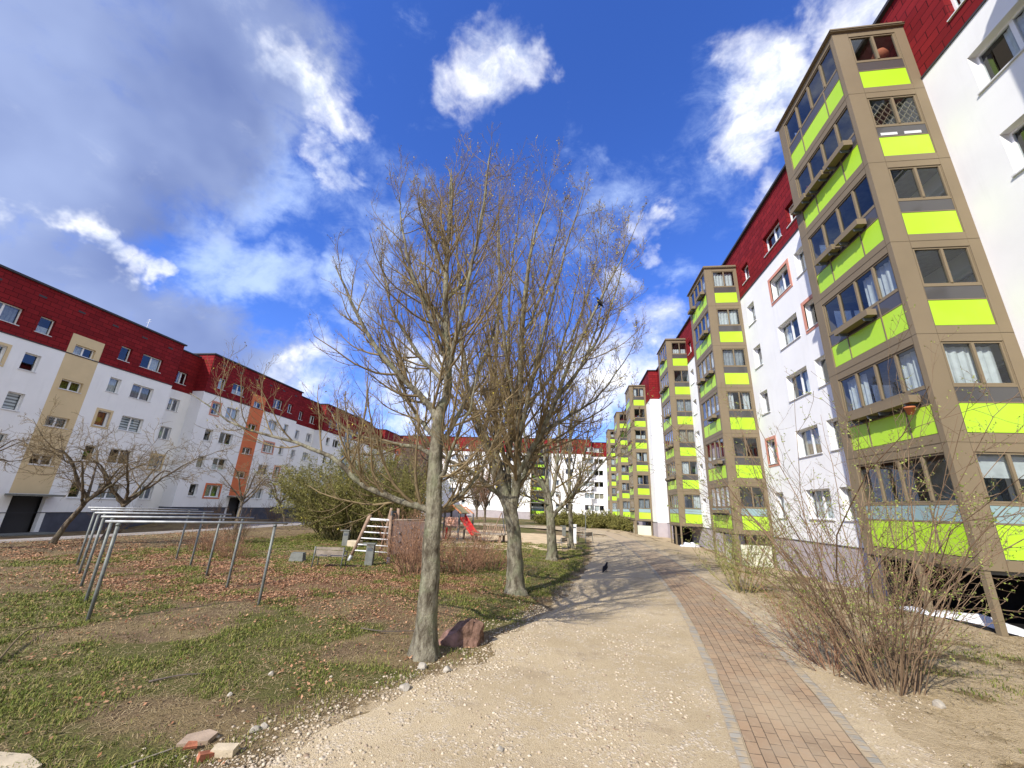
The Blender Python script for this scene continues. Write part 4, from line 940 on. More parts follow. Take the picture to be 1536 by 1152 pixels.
tree4 = bare_tree('bare_tree', 'slim bare tree in line behind the forked one, beside the far benches', b4,
    rel(b4, [(.19, 0, -.15, .2), (.19, 0, .05, .16), (.17, 0, 1.2, .13), (.1, 0, 2.6, .11), (.07, 0, 4.2, .09), (.1, 0, 6.5, .06), (.3, 0, 9.2, .02)]),
    [rel(b4, l) for l in (
        [(.1, 0, 2.4, .07), (.6, -.2, 3.4, .055), (1.2, -.4, 5.2, .034), (1.7, -.5, 7.4, .01)],
        [(.12, 0, 2.6, .07), (-.4, .3, 3.8, .055), (-1.0, .5, 5.8, .034), (-1.3, .6, 8.0, .01)],
        [(.08, 0, 3.6, .06), (.4, .5, 5.0, .045), (.7, .9, 7.2, .024), (.8, 1.0, 9.2, .008)],
        [(.08, 0, 4.2, .05), (-.3, -.4, 5.6, .04), (-.6, -.7, 7.6, .022), (-.6, -.7, 9.4, .008)],
        [(.15, 0, 5.2, .05), (.25, 0, 7.5, .03), (.35, 0, 9.8, .008)],
        [(.15, 0, 2.0, .05), (-.6, -.3, 2.4, .04), (-1.5, -.5, 3.2, .022), (-2.0, -.6, 4.2, .008)])],
    CFG3, 41, buds=800, bud_size=.08)

# orchard trees on the left
CFGA = [(9, .2, 1, 52, .40, .3, 7, 5, .45, .18, .4, .009), (6, .2, 1, 50, .45, .25, 6, 4, .6, .2, .3, .0065), (4, .2, 1, 50, .45, .15, 4, 3, .7, .2, .3, .005)]
def apple(label, base, lean, s, seed):
    rs = np.random.RandomState(seed); x, y = lean
    tr = [(0, 0, -.2, .13), (0, 0, .05, .10), (x * .3, y * .3, .7, .085), (x * .7, y * .7, 1.25, .075), (x, y, 1.75, .065)]
    lim = []
    for i in range(7):
        a = i * 2 * math.pi / 7 + rs.uniform(-.3, .3); ex = rs.uniform(.9, 1.25) * s
        d = np.array([math.cos(a), math.sin(a)]); z0 = rs.uniform(1.35, 1.75)
        q = (z0 - 1.25) / .5 * .3 + .7
        lim.append([(x * q, y * q, z0, .055), (x + d[0] * .55 * ex, y + d[1] * .55 * ex, z0 + .6, .042), (x + d[0] * 1.2 * ex, y + d[1] * 1.2 * ex, z0 + 1.3 + rs.uniform(-.2, .4), .028), (x + d[0] * 2.0 * ex, y + d[1] * 2.0 * ex, z0 + 1.7 + rs.uniform(-.3, .8), .015), (x + d[0] * 2.8 * ex, y + d[1] * 2.8 * ex, z0 + 1.9 + rs.uniform(-.6, 1.0), .006)])
    return bare_tree('fruit_tree', label, (base[0], base[1], H(*base)), tr, lim, CFGA, seed, twig=TWIG, bark=mat_bark2, group='fruit trees in front of the left blocks')
mat_bark2 = mat('brown bark', rough=0.9, fn=f_bark((0.20, 0.155, 0.11), (0.075, 0.06, 0.045), (0.17, 0.15, 0.09)))
ap1 = apple('leaning bare fruit tree left of the laundry poles, in front of the beige strip', (-19.5, 13.8), (.75, .1), .82, 51)
ap2 = apple('upright bare fruit tree just behind the left laundry posts', (-18.6, 14.8), (.3, .2), .95, 52)
dup(ap1, (-20.6, 23.8, H(-20.6, 23.8)), 2.1, 'bare fruit tree in front of the orange stair strip', 1.05)
dup(ap2, (-20.3, 10.2, H(-20.3, 10.2)), 1.2, 'fruit tree at the left picture edge, only its branches in view', 1.0)
dup(ap1, (-22.5, 31.0, H(-22.5, 31)), 4.0, 'bare fruit tree left of the big green bush, near the blue strip block', 1.0)

# shrubs made of many stems
def shrub(name, label, base, stems, height, spread, seed, cfg, twig, leaves=0, leaf_m=LEAFS, leaf_size=.03, r0=.014, foot=.3, curve=.5, cat='shrub', group=None, ell=(1, 1), lean=(0, 0), low=.15):
    rs = np.random.RandomState(seed); t = thing(name, label, cat, base, group=group)
    k = 9; N = stems; a = rs.rand(N) * 2 * np.pi; q = np.sqrt(rs.rand(N)); tilt = np.radians(low * 90 + (q ** 1.1) * spread * (1 - low))
    d = np.stack([np.cos(a) * np.sin(tilt) * ell[0], np.sin(a) * np.sin(tilt) * ell[1], np.cos(tilt)], 1); d = unit(d + np.array([lean[0], lean[1], 0]))
    p = np.stack([np.cos(a) * foot * q * ell[0], np.sin(a) * foot * q * ell[1], np.full(N, -.05)], 1); L = height * rs.uniform(.55, 1.1, (N, 1)) * (1 - .12 * q[:, None])
    P = np.empty((N, k, 3)); P[:, 0] = p
    for j in range(1, k):
        d = unit(d + rs.randn(N, 3) * .10 + np.array([0, 0, -curve * .0]) + np.stack([np.cos(a), np.sin(a), np.zeros(N)], 1) * curve * .05 * q[:, None]); p = p + d * L / (k - 1); P[:, j] = p
    R = (r0 * rs.uniform(.5, 1.2, (N, 1))) * np.linspace(1, .25, k)[None]
    parts = [skin(P, R, 5)]; lev = (P, R); LLn = L.ravel()
    for (m, t0, t1, ang, lf, up, kk, sides, rf, jit, fall, rmin) in cfg:
        P2, R2, LLn = spawn(lev[0], lev[1], m, t0, t1, ang, LLn * lf, up, kk, rs, rf, jit, .35, fall, rmin); parts.append(skin(P2, R2, sides)); lev = (P2, R2)
    v, f = join(parts); link('stems', npmesh('stems', v, f, twig, True), t)
    if leaves:
        pt = along(lev[0], leaves, rs, .1); a2, b2 = leaf_quads(pt, leaf_size, rs, .0); link('leaves', npmesh('leaves', a2, b2, leaf_m), t)
    return t
shrub('budding_shrub', 'large budding shrub with long arching twigs at the right of the brick path', (4.32, 7.0, 0), 64, 5.2, 24, 61,
      [(8, .10, .98, 44, .25, .4, 7, 4, .5, .14, .5, .0034), (4, .2, 1, 42, .35, .3, 5, 3, .6, .15, .3, .0024)], TWIG_S, 9000, LEAFS, .026, .0115, .36, 2.0, ell=(1.0, .8), low=.0)
shrub('reddish_shrub', 'low tangle of thin reddish twigs at the left foot of the large budding shrub', (3.95, 7.5, 0), 38, 2.2, 52, 67, [(7, .1, .98, 36, .3, .4, 6, 3, .5, .14, .4, .003), (4, .2, 1, 42, .35, .3, 4, 3, .6, .15, .3, .0022)], TWIG_R, 1500, LEAFS, .02, .007, .3, .3, ell=(1.2, .8), low=.0)
shrub('budding_shrub', 'smaller upright budding shrub beside the second balcony tower', (5.15, 13.9, H(5.15, 13.9)), 30, 2.5, 36, 62,
      [(8, .2, .98, 36, .28, .4, 6, 4, .55, .1, .3, .005), (4, .2, 1, 45, .35, .2, 4, 3, .6, .14, .3, .004)], TWIG_G, 3500, LEAFS, .04, .016, .3, .3, low=.04)
shrub('green_bush', 'big olive green bush behind the bench', (-12.0, 22.6, H(-12.0, 22.6)), 300, 4.9, 42, 63,
      [(9, .2, .98, 42, .3, .25, 6, 3, .55, .12, .3, .008), (5, .2, 1, 48, .4, .15, 4, 3, .6, .15, .3, .006)], TWIG_G, 95000, LEAFB, .075, .02, 1.9, .45, ell=(.95, .8), low=.0)
RB = [(6, .1, .98, 28, .34, .5, 5, 3, .6, .10, .3, .0042), (3, .2, 1, 34, .4, .35, 4, 3, .65, .12, .3, .0034)]
rb1 = shrub('reddish_shrub', 'tall red-brown leafless shrub left of the nearest trunk', (-4.75, 13.0, 0), 60, 2.2, 34, 64, RB, TWIG_R, 900, LEAFL, .05, .012, .55, .2, low=.0, group='leafless red-brown shrubs by the playground')
rb2 = shrub('reddish_shrub', 'low dense red-brown shrub between the two nearest trunks', (-3.55, 13.9, 0), 62, 1.3, 52, 65, RB, TWIG_R, 500, LEAFL, .05, .010, .6, .2, low=.0, group='leafless red-brown shrubs by the playground')
dup(rb2, (-2.75, 15.2, 0), 2.0, 'low red-brown shrub touching the left side of the largest trunk', 1.0)
dup(rb2, (-5.6, 15.2, 0), 4.1, 'low red-brown shrub in front of the brown climbing wall', .9)
rb3 = shrub('dry_shrub', 'thin pale twiggy shrub in front of the wooden play deck', (-3.6, 15.6, 0), 34, 1.7, 30, 66, RB, TWIG_S, 400, LEAFL, .04, .01, .35, .2, low=.0)
dup(rb3, (-15.0, 17.5, H(-15, 17.5)), 1.0, 'dry twiggy shrub behind the laundry poles, left of the green bush', .9)
dup(rb2, (-13.6, 14.6, 0), 1.7, 'low dry red-brown shrub behind the laundry poles', .8)
dup(rb2, (-11.6, 13.6, 0), 3.3, 'smallest dry red-brown shrub near the concrete block', .55)
for i, (x, y) in enumerate(((-31.6, 25.5), (-31.8, 34.0), (-31.6, 41.5), (-31.8, 47.5))):
    dup(rb3, (x, y, H(x, y)), i * 1.3, ['bare shrub against the dark plinth under the beige strip block', 'bare shrub under the orange framed ground floor window', 'bare shrub on the dark plinth right of the orange strip', 'bare shrub in the corner between the orange and blue strip blocks'][i], 1.25)
# trees and bushes beyond the playground
CFGB = [(12, .1, .98, 36, .34, .6, 6, 4, .5, .12, .4, .016), (7, .15, 1, 40, .42, .4, 5, 3, .6, .15, .3, .012), (4, .2, 1, 42, .42, .3, 4, 3, .7, .15, .3, .010)]
def far_tree(label, base, h, seed, twig):
    rs = np.random.RandomState(seed); lim = []
    for i in range(9):
        a = i * 2.4 + rs.uniform(-.3, .3); d = (math.cos(a), math.sin(a)); z0 = h * rs.uniform(.12, .4); e = h * rs.uniform(.2, .34)
        lim.append([(0, 0, z0, .09), (d[0] * e * .4, d[1] * e * .4, z0 + h * .2, .07), (d[0] * e * .8, d[1] * e * .8, z0 + h * .4, .045), (d[0] * e, d[1] * e, min(h, z0 + h * .62), .01)])
    lim.append([(0, 0, h * .4, .09), (.1, 0, h * .6, .06), (0, .1, h * .8, .035), (.1, 0, h, .01)])
    return bare_tree('bare_tree', label, (base[0], base[1], H(*base)), [(0, 0, -.3, .22), (0, 0, .05, .18), (.05, 0, h * .2, .14), (0, 0, h * .45, .09)], lim, CFGB, seed, twig=twig, bark=mat_bark2, group='bare trees beyond the playground')
ft = far_tree('brownish bare tree behind the playhouse, left of the nearest trunk', (-13.5, 35.0), 8.0, 71, TWIG_R)
ft2 = far_tree('grey bare tree beyond the playground, right of the green bush', (-12.0, 29.0), 6.4, 72, TWIG_D)
for m, (x, y), r, l, s in ((ft, (-17.5, 41.0), 1.1, 'bare tree above the right shoulder of the green bush', 1.0), (ft, (-9.0, 45.0), 2.3, 'brownish bare tree behind the red slide', .85), (ft2, (-7.5, 58.0), 3.0, 'grey bare tree near the far lime tower', 1.1),
                     (ft2, (-21.0, 52.0), .7, 'grey bare tree in front of the last left block', 1.2), (ft, (-26.0, 66.0), 3.9, 'brownish bare tree in the far left corner of the courtyard', 1.1), (ft2, (-15.5, 70.0), 5.2, 'grey bare tree before the far white block, left of the lime tower', 1.1)):
    dup(m, (x, y, H(x, y)), r, l, s)
hb = shrub('hedge_bush', 'dark green bush at the bend of the path in front of the far block', (2.6, 56.0, H(2.6, 56)), 110, 2.3, 70, 81,
      [(7, .2, .98, 42, .34, .25, 5, 3, .55, .12, .3, .012), (4, .2, 1, 48, .4, .15, 4, 3, .6, .15, .3, .01)], TWIG_G, 12000, LEAFB, .16, .022, 1.1, .4, low=.0, group='bushes at the far bend of the path')
for x, y, r, l, s in ((5.6, 57.5, 1.0, 'dark green bush in front of the fifth balcony tower', 1.0), (0.3, 58.5, 2.0, 'green bush between the slim tree trunk and the path bend', .95), (6.9, 54.5, 3.0, 'low green bush beside the fourth balcony tower', .75), (-2.8, 60.0, 4.0, 'green bush behind the far grey litter bin', .9)):
    dup(hb, (x, y, H(x, y)), r, l, s)

# ------------------------------------------------------------------ courtyard furniture
LP = [((-7.86, 6.42), (-6.2, 8.23)), ((-9.24, 7.40), (-7.95, 9.35)), ((-10.76, 8.42), (-9.55, 10.42)), ((-12.26, 9.45), (-11.15, 11.5)), ((-13.77, 10.49), (-12.7, 12.5))]
LPL = ['nearest laundry frame, its white bar crossing in front of the others', 'second laundry frame behind the nearest white bar', 'middle laundry frame of the five', 'fourth laundry frame, next to the farthest one', 'farthest laundry frame, close to the left fruit trees']
for (a, b), lab in zip(LP, LPL):
    t = thing('laundry_frame', lab, 'laundry frame', (a[0], a[1], 0), 0, 'steel laundry frames on the lawn')
    d = Vector((b[0] - a[0], b[1] - a[1], 0)); u = d.normalized()
    for q in (Vector((0, 0, 0)), d):
        p = MB(); p.tube([q + Vector((0, 0, -.3)), q + Vector((0, 0, .6)), q + Vector((0, 0, 1.535))], .028, 12); p.build('post', GALV, t, True)
        k = MB(); k.tube([q + Vector((0, 0, 1.49)), q + Vector((0, 0, 1.525))], .036, 12); k.build('collar', GALV, t.children[-1], True)
    m = MB(); m.tube([-u * .18 + Vector((0, 0, 1.56)), d + u * .24 + Vector((0, 0, 1.56))], .021, 12); m.build('crossbar', GALVB, t, True)

def bench(label, loc, rz, L=.95, s=1.0, m=GALV):
    t = thing('park_bench', label, 'bench', loc, rz)
    se = MB(); se.box(-L/2, L/2, -.2 * s, .2 * s, .33 * s, .355 * s); o = se.build('seat', WOODG, t, bevel=.008)
    bk = MB(); bk.box(-L/2, L/2, -.235 * s, -.21 * s, .54 * s, .62 * s); bk.box(-L/2, L/2, -.232 * s, -.215 * s, .40 * s, .52 * s); bk.box(-.05, .05, -.225 * s, -.215 * s, .36 * s, .54 * s); bk.build('backrest', WOODG, t)
    for x in (-L/2 + .03, L/2 - .03):
        g = MB(); g.tube([(x, -.30 * s, -.05), (x, -.25 * s, .34 * s), (x, -.235 * s, .63 * s)], .018, 8); g.build('rear_leg', m, t, True)
        g = MB(); g.tube([(x, .24 * s, -.05), (x, .2 * s, .34 * s), (x, .17 * s, .47 * s), (x, 0, .5 * s), (x, -.22 * s, .49 * s)], .018, 8); g.build('front_leg', m, t, True)
    return t
be = bench('grey metal park bench with a slatted back by the wooden climbing frame', (-7.66, 13.1, 0), rad(14))
dup(be, (-.42, 23.9, 0), rad(70), 'pale bench seen end-on beside the forked tree', 1.0)
dup(be, (1.16, 29.3, 0), rad(60), 'pale far bench at the edge of the path, right of the slim tree', 1.15)
dup(be, (.86, 37.0, 0), rad(20), 'farthest pale bench, behind the white post', 1.2)
def litter_post(label, loc, rz, m, h=.66):
    t = thing('litter_bin', label, 'litter bin', loc, rz, None)
    b = MB(); P = []
    for (x0, x1, y0, y1, z0, z1, k) in ((-.13, .13, -.11, .11, -.05, h, .8),):
        b.box(x0, x1, y0, y1, z0, z1)
    b.build('body', m, t, bevel=.015)
    l = MB(); l.box(-.28, .15, -.13, .13, h + .001, h + .045); l.build('lid', m, t, bevel=.01)
    s = MB(); s.box(-.09, .09, -.114, -.111, h - .2, h - .1); s.build('slot', STEELD, t)
    return t
lb = litter_post('grey post-like litter bin with an overhanging lid, right of the bench', (-6.75, 14.0, 0), rad(12), CONC)
dup(lb, (-10.6, 19.2, 0), rad(12), 'grey litter bin with an overhanging lid at the foot of the green bush', 1.0)
litter_post('white post-like bin beside the slim tree trunk', (.42, 28.6, 0), rad(10), PVC, 1.15)
dup(lb, (-.33, 35.9, 0), rad(10), 'far grey litter bin left of the slim tree trunk', 1.15)
# concrete block, pale block
b = MB(); T = []
b.face([(-.3, -.2, -.05), (.3, -.2, -.05), (.24, -.15, .36), (-.24, -.15, .36)]); b.face([(.3, .2, -.05), (-.3, .2, -.05), (-.24, .15, .36), (.24, .15, .36)])
b.face([(-.3, .2, -.05), (-.3, -.2, -.05), (-.24, -.15, .36), (-.24, .15, .36)]); b.face([(.3, -.2, -.05), (.3, .2, -.05), (.24, .15, .36), (.24, -.15, .36)]); b.face([(-.24, -.15, .36), (.24, -.15, .36), (.24, .15, .36), (-.24, .15, .36)])
o = b.build('concrete_block', CONC, bevel=.02, loc=(-9.25, 13.75, 0)); o.rotation_euler.z = .2; o.scale = (.8,) * 3; tag(o, 'squat grey concrete block in the leaf litter left of the bench', 'concrete block')
b = MB(); b.box(-.3, .3, -.2, .2, -.05, .28); o = b.build('concrete_block', CONCW, bevel=.03, loc=(-10.0, 19.0, 0)); tag(o, 'pale low block next to the litter bin under the green bush', 'concrete block')

# climbing frame
t = thing('climbing_frame', 'wooden climbing frame with white rungs and a brown climbing wall', 'climbing frame', (-7.0, 14.9, 0)); O = Vector((-7.0, 14.9, 0))
def ppart(name, a, b_, r, m, sides=10, foot=None):
    p = MB(); p.tube([Vector(a) - O, Vector(b_) - O], r, sides); o = p.build(name, m, t, True)
    if foot: 
        f = MB(); a_, d = Vector(a) - O, (Vector(b_) - Vector(a)).normalized(); f.tube([a_ - d * .1, a_ + d * .22], r * 1.12, sides); f.build('post_shoe', foot, o, True)
ppart('post', (-6.3, 14.55, 0), (-6.42, 14.55, 1.62), .055, WOODP, foot=GALVB)
ppart('post', (-7.84, 14.65, 0), (-7.2, 14.55, 1.62), .06, WOODP, foot=GALVB)
ppart('post', (-8.0, 15.0, 0), (-7.34, 14.75, 1.62), .05, WOODP, foot=GALVB)
ppart('post', (-7.6, 16.6, 0), (-7.2, 16.3, 1.85), .055, WOODP)
ppart('post', (-6.9, 16.7, 0), (-6.95, 16.4, 1.85), .055, WOODP)
for i, z in enumerate((.37, .58, .80, 1.01, 1.22)):
    q = z / 1.62; ppart('rung', (-7.84 + .64 * q, 14.63 - .08 * q, z), (-6.3 - .12 * q, 14.53, z), .02, PVC, 8)
ppart('top_beam', (-7.18, 14.56, 1.46), (-6.4, 14.56, 1.45), .045, PVC); ppart('top_beam', (-6.4, 14.62, 1.47), (-5.3, 15.35, 1.5), .035, WOODG)
bd = MB(); d = (Vector((-5.25, 15.35, 0)) - Vector((-6.34, 14.62, 0))); L = d.length
T = Matrix.Translation(Vector((-6.34, 14.62, 0)) - O) @ Matrix.Rotation(math.atan2(d.y, d.x), 4, 'Z')
bd.box(0, L, -.03, .03, .32, 1.44, 0, T); o = bd.build('climbing_wall', BROWNB, t)
for x, z in ((.28, 1.05), (.3, .75), (.7, 1.2), (.75, .6), (1.0, .9)):
    g = MB(); g.tube([T @ Vector((x, -.032, z)), T @ Vector((x + .02, -.07, z - .05))], [.05, .03], 8); g.build('climbing_hold', STEELD, o, True)
bd = MB(); bd.box(-.06, -.02, 1.1, 1.5, .45, 1.75); bd.box(-.3, .1, 1.53, 1.57, .45, 1.75); bd.build('rear_board', STEELD, t)

# playhouse with slide
t = thing('playhouse', 'small playhouse with a gabled roof, pink panel and red slide', 'playhouse', (-7.2, 26.2, 0), rad(-8))
for x in (-.5, .5):
    for y in (-.5, .5):
        p = MB(); p.box(x - .05, x + .05, y - .05, y + .05, -.1, 1.7); p.build('post', STEELD, t)
p = MB(); p.box(-.45, .45, -.52, -.49, .82, 1.34); p.build('front_panel', PINKP, t)
p = MB()
for i in range(4): p.box(-.2 + .12 * i, -.185 + .12 * i, -.53, -.521, .9, 1.28)
for i in range(3): p.box(-.24, .24, -.53, -.521, .95 + i * .13, .965 + i * .13)
p.build('grid', ORWOOD, t.children[-1])
p = MB(); p.box(-.45, .45, -.45, .45, .74, .8); p.build('floor', WOODG, t)
p = MB(); p.box(-.42, -.3, -.4, -.3, -.05, .74); p.build('ladder_panel', SLIDE, t)
for s in (-1, 1):
    p = MB(); p.face([(0, -.68, 2.12), (s * .68, -.68, 1.62), (s * .68, .68, 1.62), (0, .68, 2.12)]); p.face([(0, -.68, 2.08), (0, .68, 2.08), (s * .68, .68, 1.58), (s * .68, -.68, 1.58)])
    p.build('roof_panel', SLATE, t)
    p = MB(); p.bar((0, -.70, 2.12), (s * .70, -.70, 1.6), .03, .09); p.bar((0, .70, 2.12), (s * .70, .70, 1.6), .03, .09); p.build('barge_board', ORWOOD, t)
sl = MB(); A = Vector((.52, -.1, 1.38)); Bv = Vector((1.55, -.55, .42)); E2 = Vector((1.85, -.68, .36)); wv = (Bv - A).cross(Vector((0, 0, 1))).normalized() * .28
for a, c2 in ((A, Bv), (Bv, E2)):
    sl.face([a - wv, c2 - wv, c2 + wv, a + wv])
    for sgn in (-1, 1):
        up = Vector((0, 0, .16)); e = wv * sgn; o2 = e * 1.12
        sl.face([a + e, c2 + e, c2 + e + up, a + e + up]); sl.face([a + o2, a + o2 + up, c2 + o2 + up, c2 + o2]); sl.face([a + e + up, c2 + e + up, c2 + o2 + up, a + o2 + up])
sl.build('slide', SLIDE, t)
p = MB()
for x in (-.05, .05): p.tube([(1.75, -.64 + x, .36), (1.75, -.64 + x, -.05)], .03, 8)
p.build('slide_support', STEELD, t)
p = MB(); p.bar((.3, .9, 2.0), (.95, .9, 1.55), .03, .08); p.bar((.3, .9, 2.0), (-.2, .9, 1.6), .03, .08); p.build('rear_gable', ORWOOD, t)
for x in (-.1, .85): p = MB(); p.box(x, x + .08, .86, .94, -.1, 1.62); p.build('rear_post', STEELD, t)
# play deck
t = thing('play_deck', 'round edged wooden play deck with a slatted railing, partly behind the largest trunk', 'play deck', (-4.9, 25.9, 0), rad(-6))
p = MB()
for k, (a, b_) in enumerate(((-1.15, 1.0), (-1.25, 1.1), (-1.25, 1.1), (-1.15, 1.0))): p.box(a, b_, -.62 + k * .31, -.62 + k * .31 + .3, .44, .52)
p.build('deck_boards', WOODG, t, bevel=.02)
for x in (-1.0, .8):
    for y in (-.5, .4): p = MB(); p.box(x, x + .14, y, y + .14, -.1, .438); p.build('leg', WOODP, t)
p = MB(); p.box(-.55, 1.05, .55, .6, .98, 1.05); o = p.build('railing', WOODG, t)
for i in range(14): p = MB(); x = -.52 + i * .118; p.box(x, x + .05, .56, .585, .521, .979); p.build('baluster', WOODP, o)
p = MB(); p.tube([(.25, 0, .52), (.75, .1, 1.75)], .03, 8); p.build('pole', WOODP, t); p = MB(); p.tube([(1.0, .3, .5), (.76, .12, 1.78)], .03, 8); p.build('pole', STEELD, t)

# posts, tarp, boulder, rubble
p = MB(); p.tube([(0, 0, -.1), (0, 0, 2.0)], .045, 8); o = p.build('metal_post', GALV, loc=(1.95, 47.4, H(1.95, 47.4))); tag(o, 'thin grey post in front of the dark green bushes at the path bend', 'post')
def lump(name, m, loc, r, seed, label, cat, squash=(1, 1, .7), sub=3, amp=.28, rz=0, sink=.25, group=None):
    import bmesh
    rs = random.Random(seed); bm = bmesh.new(); bmesh.ops.create_icosphere(bm, subdivisions=sub, radius=1)
    planes = [(Vector((rs.gauss(0, 1), rs.gauss(0, 1), rs.gauss(0, 1))).normalized(), rs.uniform(.55, .9)) for _ in range(11)]
    for v in bm.verts:
        for n, d in planes:
            e = v.co.dot(n) - d
            if e > 0: v.co -= n * e * .92
        v.co *= 1 + rs.uniform(-amp, amp) * .12
        v.co = Vector((v.co.x * squash[0] * r, v.co.y * squash[1] * r, (v.co.z * squash[2]) * r))
    me = bpy.data.meshes.new(name); bm.to_mesh(me); bm.free(); me.materials.append(m)
    o = link(name, me, None, (loc[0], loc[1], H(*loc[:2]) + r * squash[2] * (1 - 2 * sink) * .75)); o.rotation_euler = (0, 0, rz)
    return tag(o, label, cat, group)
# the boulder: a leaning wedge with a steep dark side
import bmesh
bm = bmesh.new(); bmesh.ops.create_icosphere(bm, subdivisions=5, radius=1)
rs = random.Random(4)
pl = [(Vector((-.6, -.12, .72)).normalized(), .46), (Vector((.95, -.2, .12)).normalized(), .66), (Vector((.22, -1, .10)).normalized(), .50), (Vector((.55, -.1, .8)).normalized(), .78), (Vector((0, 1, .3)).normalized(), .55), (Vector((.35, .1, .9)).normalized(), .72), (Vector((-.9, .2, .1)).normalized(), .85), (Vector((.5, -.8, .5)).normalized(), .60), (Vector((-.3, -.9, .2)).normalized(), .56)]
for v in bm.verts:
    for n, d in pl:
        e = v.co.dot(n) - d
        if e > 0: v.co -= n * e * .95
    f3 = .11 * (float(fbm(v.co.x * 1.3 + v.co.y, v.co.z * 1.3 - v.co.y, 2.4, 4)) - .5) * 2 + .025 * math.sin(v.co.x * 9 + v.co.z * 6) + .03 * math.sin(v.co.y * 13 - v.co.z * 11 + 1) + .02 * math.sin(v.co.x * 23 + v.co.y * 19)
    v.co *= 1 + f3
    v.co = Vector((v.co.x * .42 + .10 * max(0, v.co.z), v.co.y * .30, v.co.z * .40))
me = bpy.data.meshes.new('boulder'); bm.to_mesh(me); bm.free(); me.materials.append(ROCK)
o = link('boulder', me, None, (-1.68, 7.05, .07)); o.rotation_euler = (0, 0, .15); tag(o, 'reddish brown boulder right behind the nearest trunk', 'boulder')
for (x, y, r, sd, lab) in ((-1.93, 5.96, .07, 3, 'whitish stone in the grass just in front of the nearest trunk'), (-1.57, 5.95, .065, 4, 'grey white stone at the gravel edge right of the nearest trunk'), (-1.9, 5.3, .075, 5, 'upright pale stone at the gravel edge below the nearest trunk'),
                           (-3.62, 5.29, .045, 6, 'small white stone alone on the bare earth in the left lawn'), (-3.66, 4.7, .035, 7, 'small pinkish stone on bare soil, left of the white one'), (-2.9, 4.15, .05, 8, 'pale stone between the broken slab and the gravel edge'),
                           (-2.86, 4.22, .04, 9, 'smaller pale stone touching its larger neighbour near the broken slab'), (4.5, 6.45, .075, 10, 'white stone on the dry grass right of the large shrub'), (-0.6, 4.35, .04, 11, 'small pale stone lying alone in the middle of the gravel')):
    lump('stone', STONEW, (x, y), r, sd, lab, 'stone', (1, .85, .75), 3, .3, sd)
def slab(name, m, pts, h, loc, rz, tilt, label, cat):
    b = MB(); n = len(pts); b.face([(x, y, h) for x, y in pts]); b.face([(x, y, 0) for x, y in reversed(pts)])
    for i in range(n): a, c2 = pts[i], pts[(i+1) % n]; b.face([(a[0], a[1], 0), (c2[0], c2[1], 0), (c2[0], c2[1], h), (a[0], a[1], h)])
    o = b.build(name, m, None, loc=(loc[0], loc[1], loc[2]), bevel=.006); o.rotation_euler = (tilt[0], tilt[1], rz); return tag(o, label, cat)
slab('broken_slab', CONCP, [(-.13, -.07), (.11, -.09), (.15, .02), (.06, .09), (-.10, .06)], .035, (-3.26, 3.9, .0), .45, (.08, -.06), 'flat pinkish slab fragment lying in the grass at the bottom left', 'broken slab')
slab('tile_shard', BRICKR, [(-.05, -.03), (.05, -.02), (.035, .03), (-.03, .035)], .022, (-3.19, 3.76, .03), .6, (.3, .1), 'curved orange tile shard leaning on the pinkish slab fragment', 'tile shard')
slab('broken_brick', CONCW, [(-.09, -.045), (.09, -.05), (.095, .04), (-.085, .045)], .06, (-2.88, 3.78, .0), .25, (.1, 0), 'pale broken block beside the gravel edge at the bottom left', 'broken brick')
slab('broken_brick', BRICKR, [(-.05, -.035), (.06, -.03), (.05, .035), (-.045, .03)], .05, (-2.98, 3.68, .0), 1.0, (0, .2), 'reddish brick piece in front of the pale broken block', 'broken brick')
slab('concrete_plate', CONCW, [(-.8, -1.0), (.62, -1.0), (.30, .02), (.05, .10), (-.8, .02)], .09, (-4.36, 3.30, -.06), 0.0, (0, 0), 'smooth sand coloured concrete plate in the bottom left corner', 'concrete plate')
# plastic sheet under the nearest tower, another under the third
def sheet_lump(label, cx, cy, L, Wd, rz, seed, hmax):
    n, m2 = 40, 12; V = []
    for j in range(m2 + 1):
        for i in range(n + 1):
            u, v2 = i / n, j / m2; x = (u - .5) * L; y = (v2 - .5) * Wd * (1 + .3 * math.sin(u * 7 + seed)) + .12 * math.sin(u * 9 + seed)
            e = math.sin(math.pi * min(1, max(0, v2))) ** .6 * math.sin(math.pi * u) ** .4
            z = .015 + hmax * e * (.35 + .65 * vnoise(x + seed, y * 2, 3.2)) + .03 * e * vnoise(x, y + seed, 11)
            wx, wy_ = cx + x * math.cos(rz) - y * math.sin(rz), cy + x * math.sin(rz) + y * math.cos(rz)
            V.append((wx, wy_, H(wx, wy_) + float(z)))
    F = [(j*(n+1)+i, j*(n+1)+i+1, (j+1)*(n+1)+i+1, (j+1)*(n+1)+i) for j in range(m2) for i in range(n)]
    me = npmesh('plastic_sheet', V, F, FOIL, False); o = link('plastic_sheet', me); return tag(o, label, 'plastic sheet')
sheet_lump('crumpled white plastic sheet on the ground under the nearest balcony tower', 9.25, 12.0, 2.7, .42, rad(-72), 2, .2)
sheet_lump('small white heap of plastic in front of the black undercroft of the third tower', 9.9, 36.6, 1.6, .7, 0, 5, .35)
def stick(label, pts, r, m=TWIG):
    b = MB(); k = resample(pts, 14); b.tube([(p[0], p[1], H(p[0], p[1]) + p[2]) for p in k], list(np.linspace(r, r * .4, 14)), 6); o = b.build('fallen_branch', m, None, True); return tag(o, label, 'fallen branch')
stick('curved bare branch lying on the grass at the left picture edge', [(-6.6, 4.4, .02), (-6.9, 4.75, .04), (-7.5, 5.3, .10), (-7.75, 5.6, .10), (-7.85, 6.0, .03)], .016)
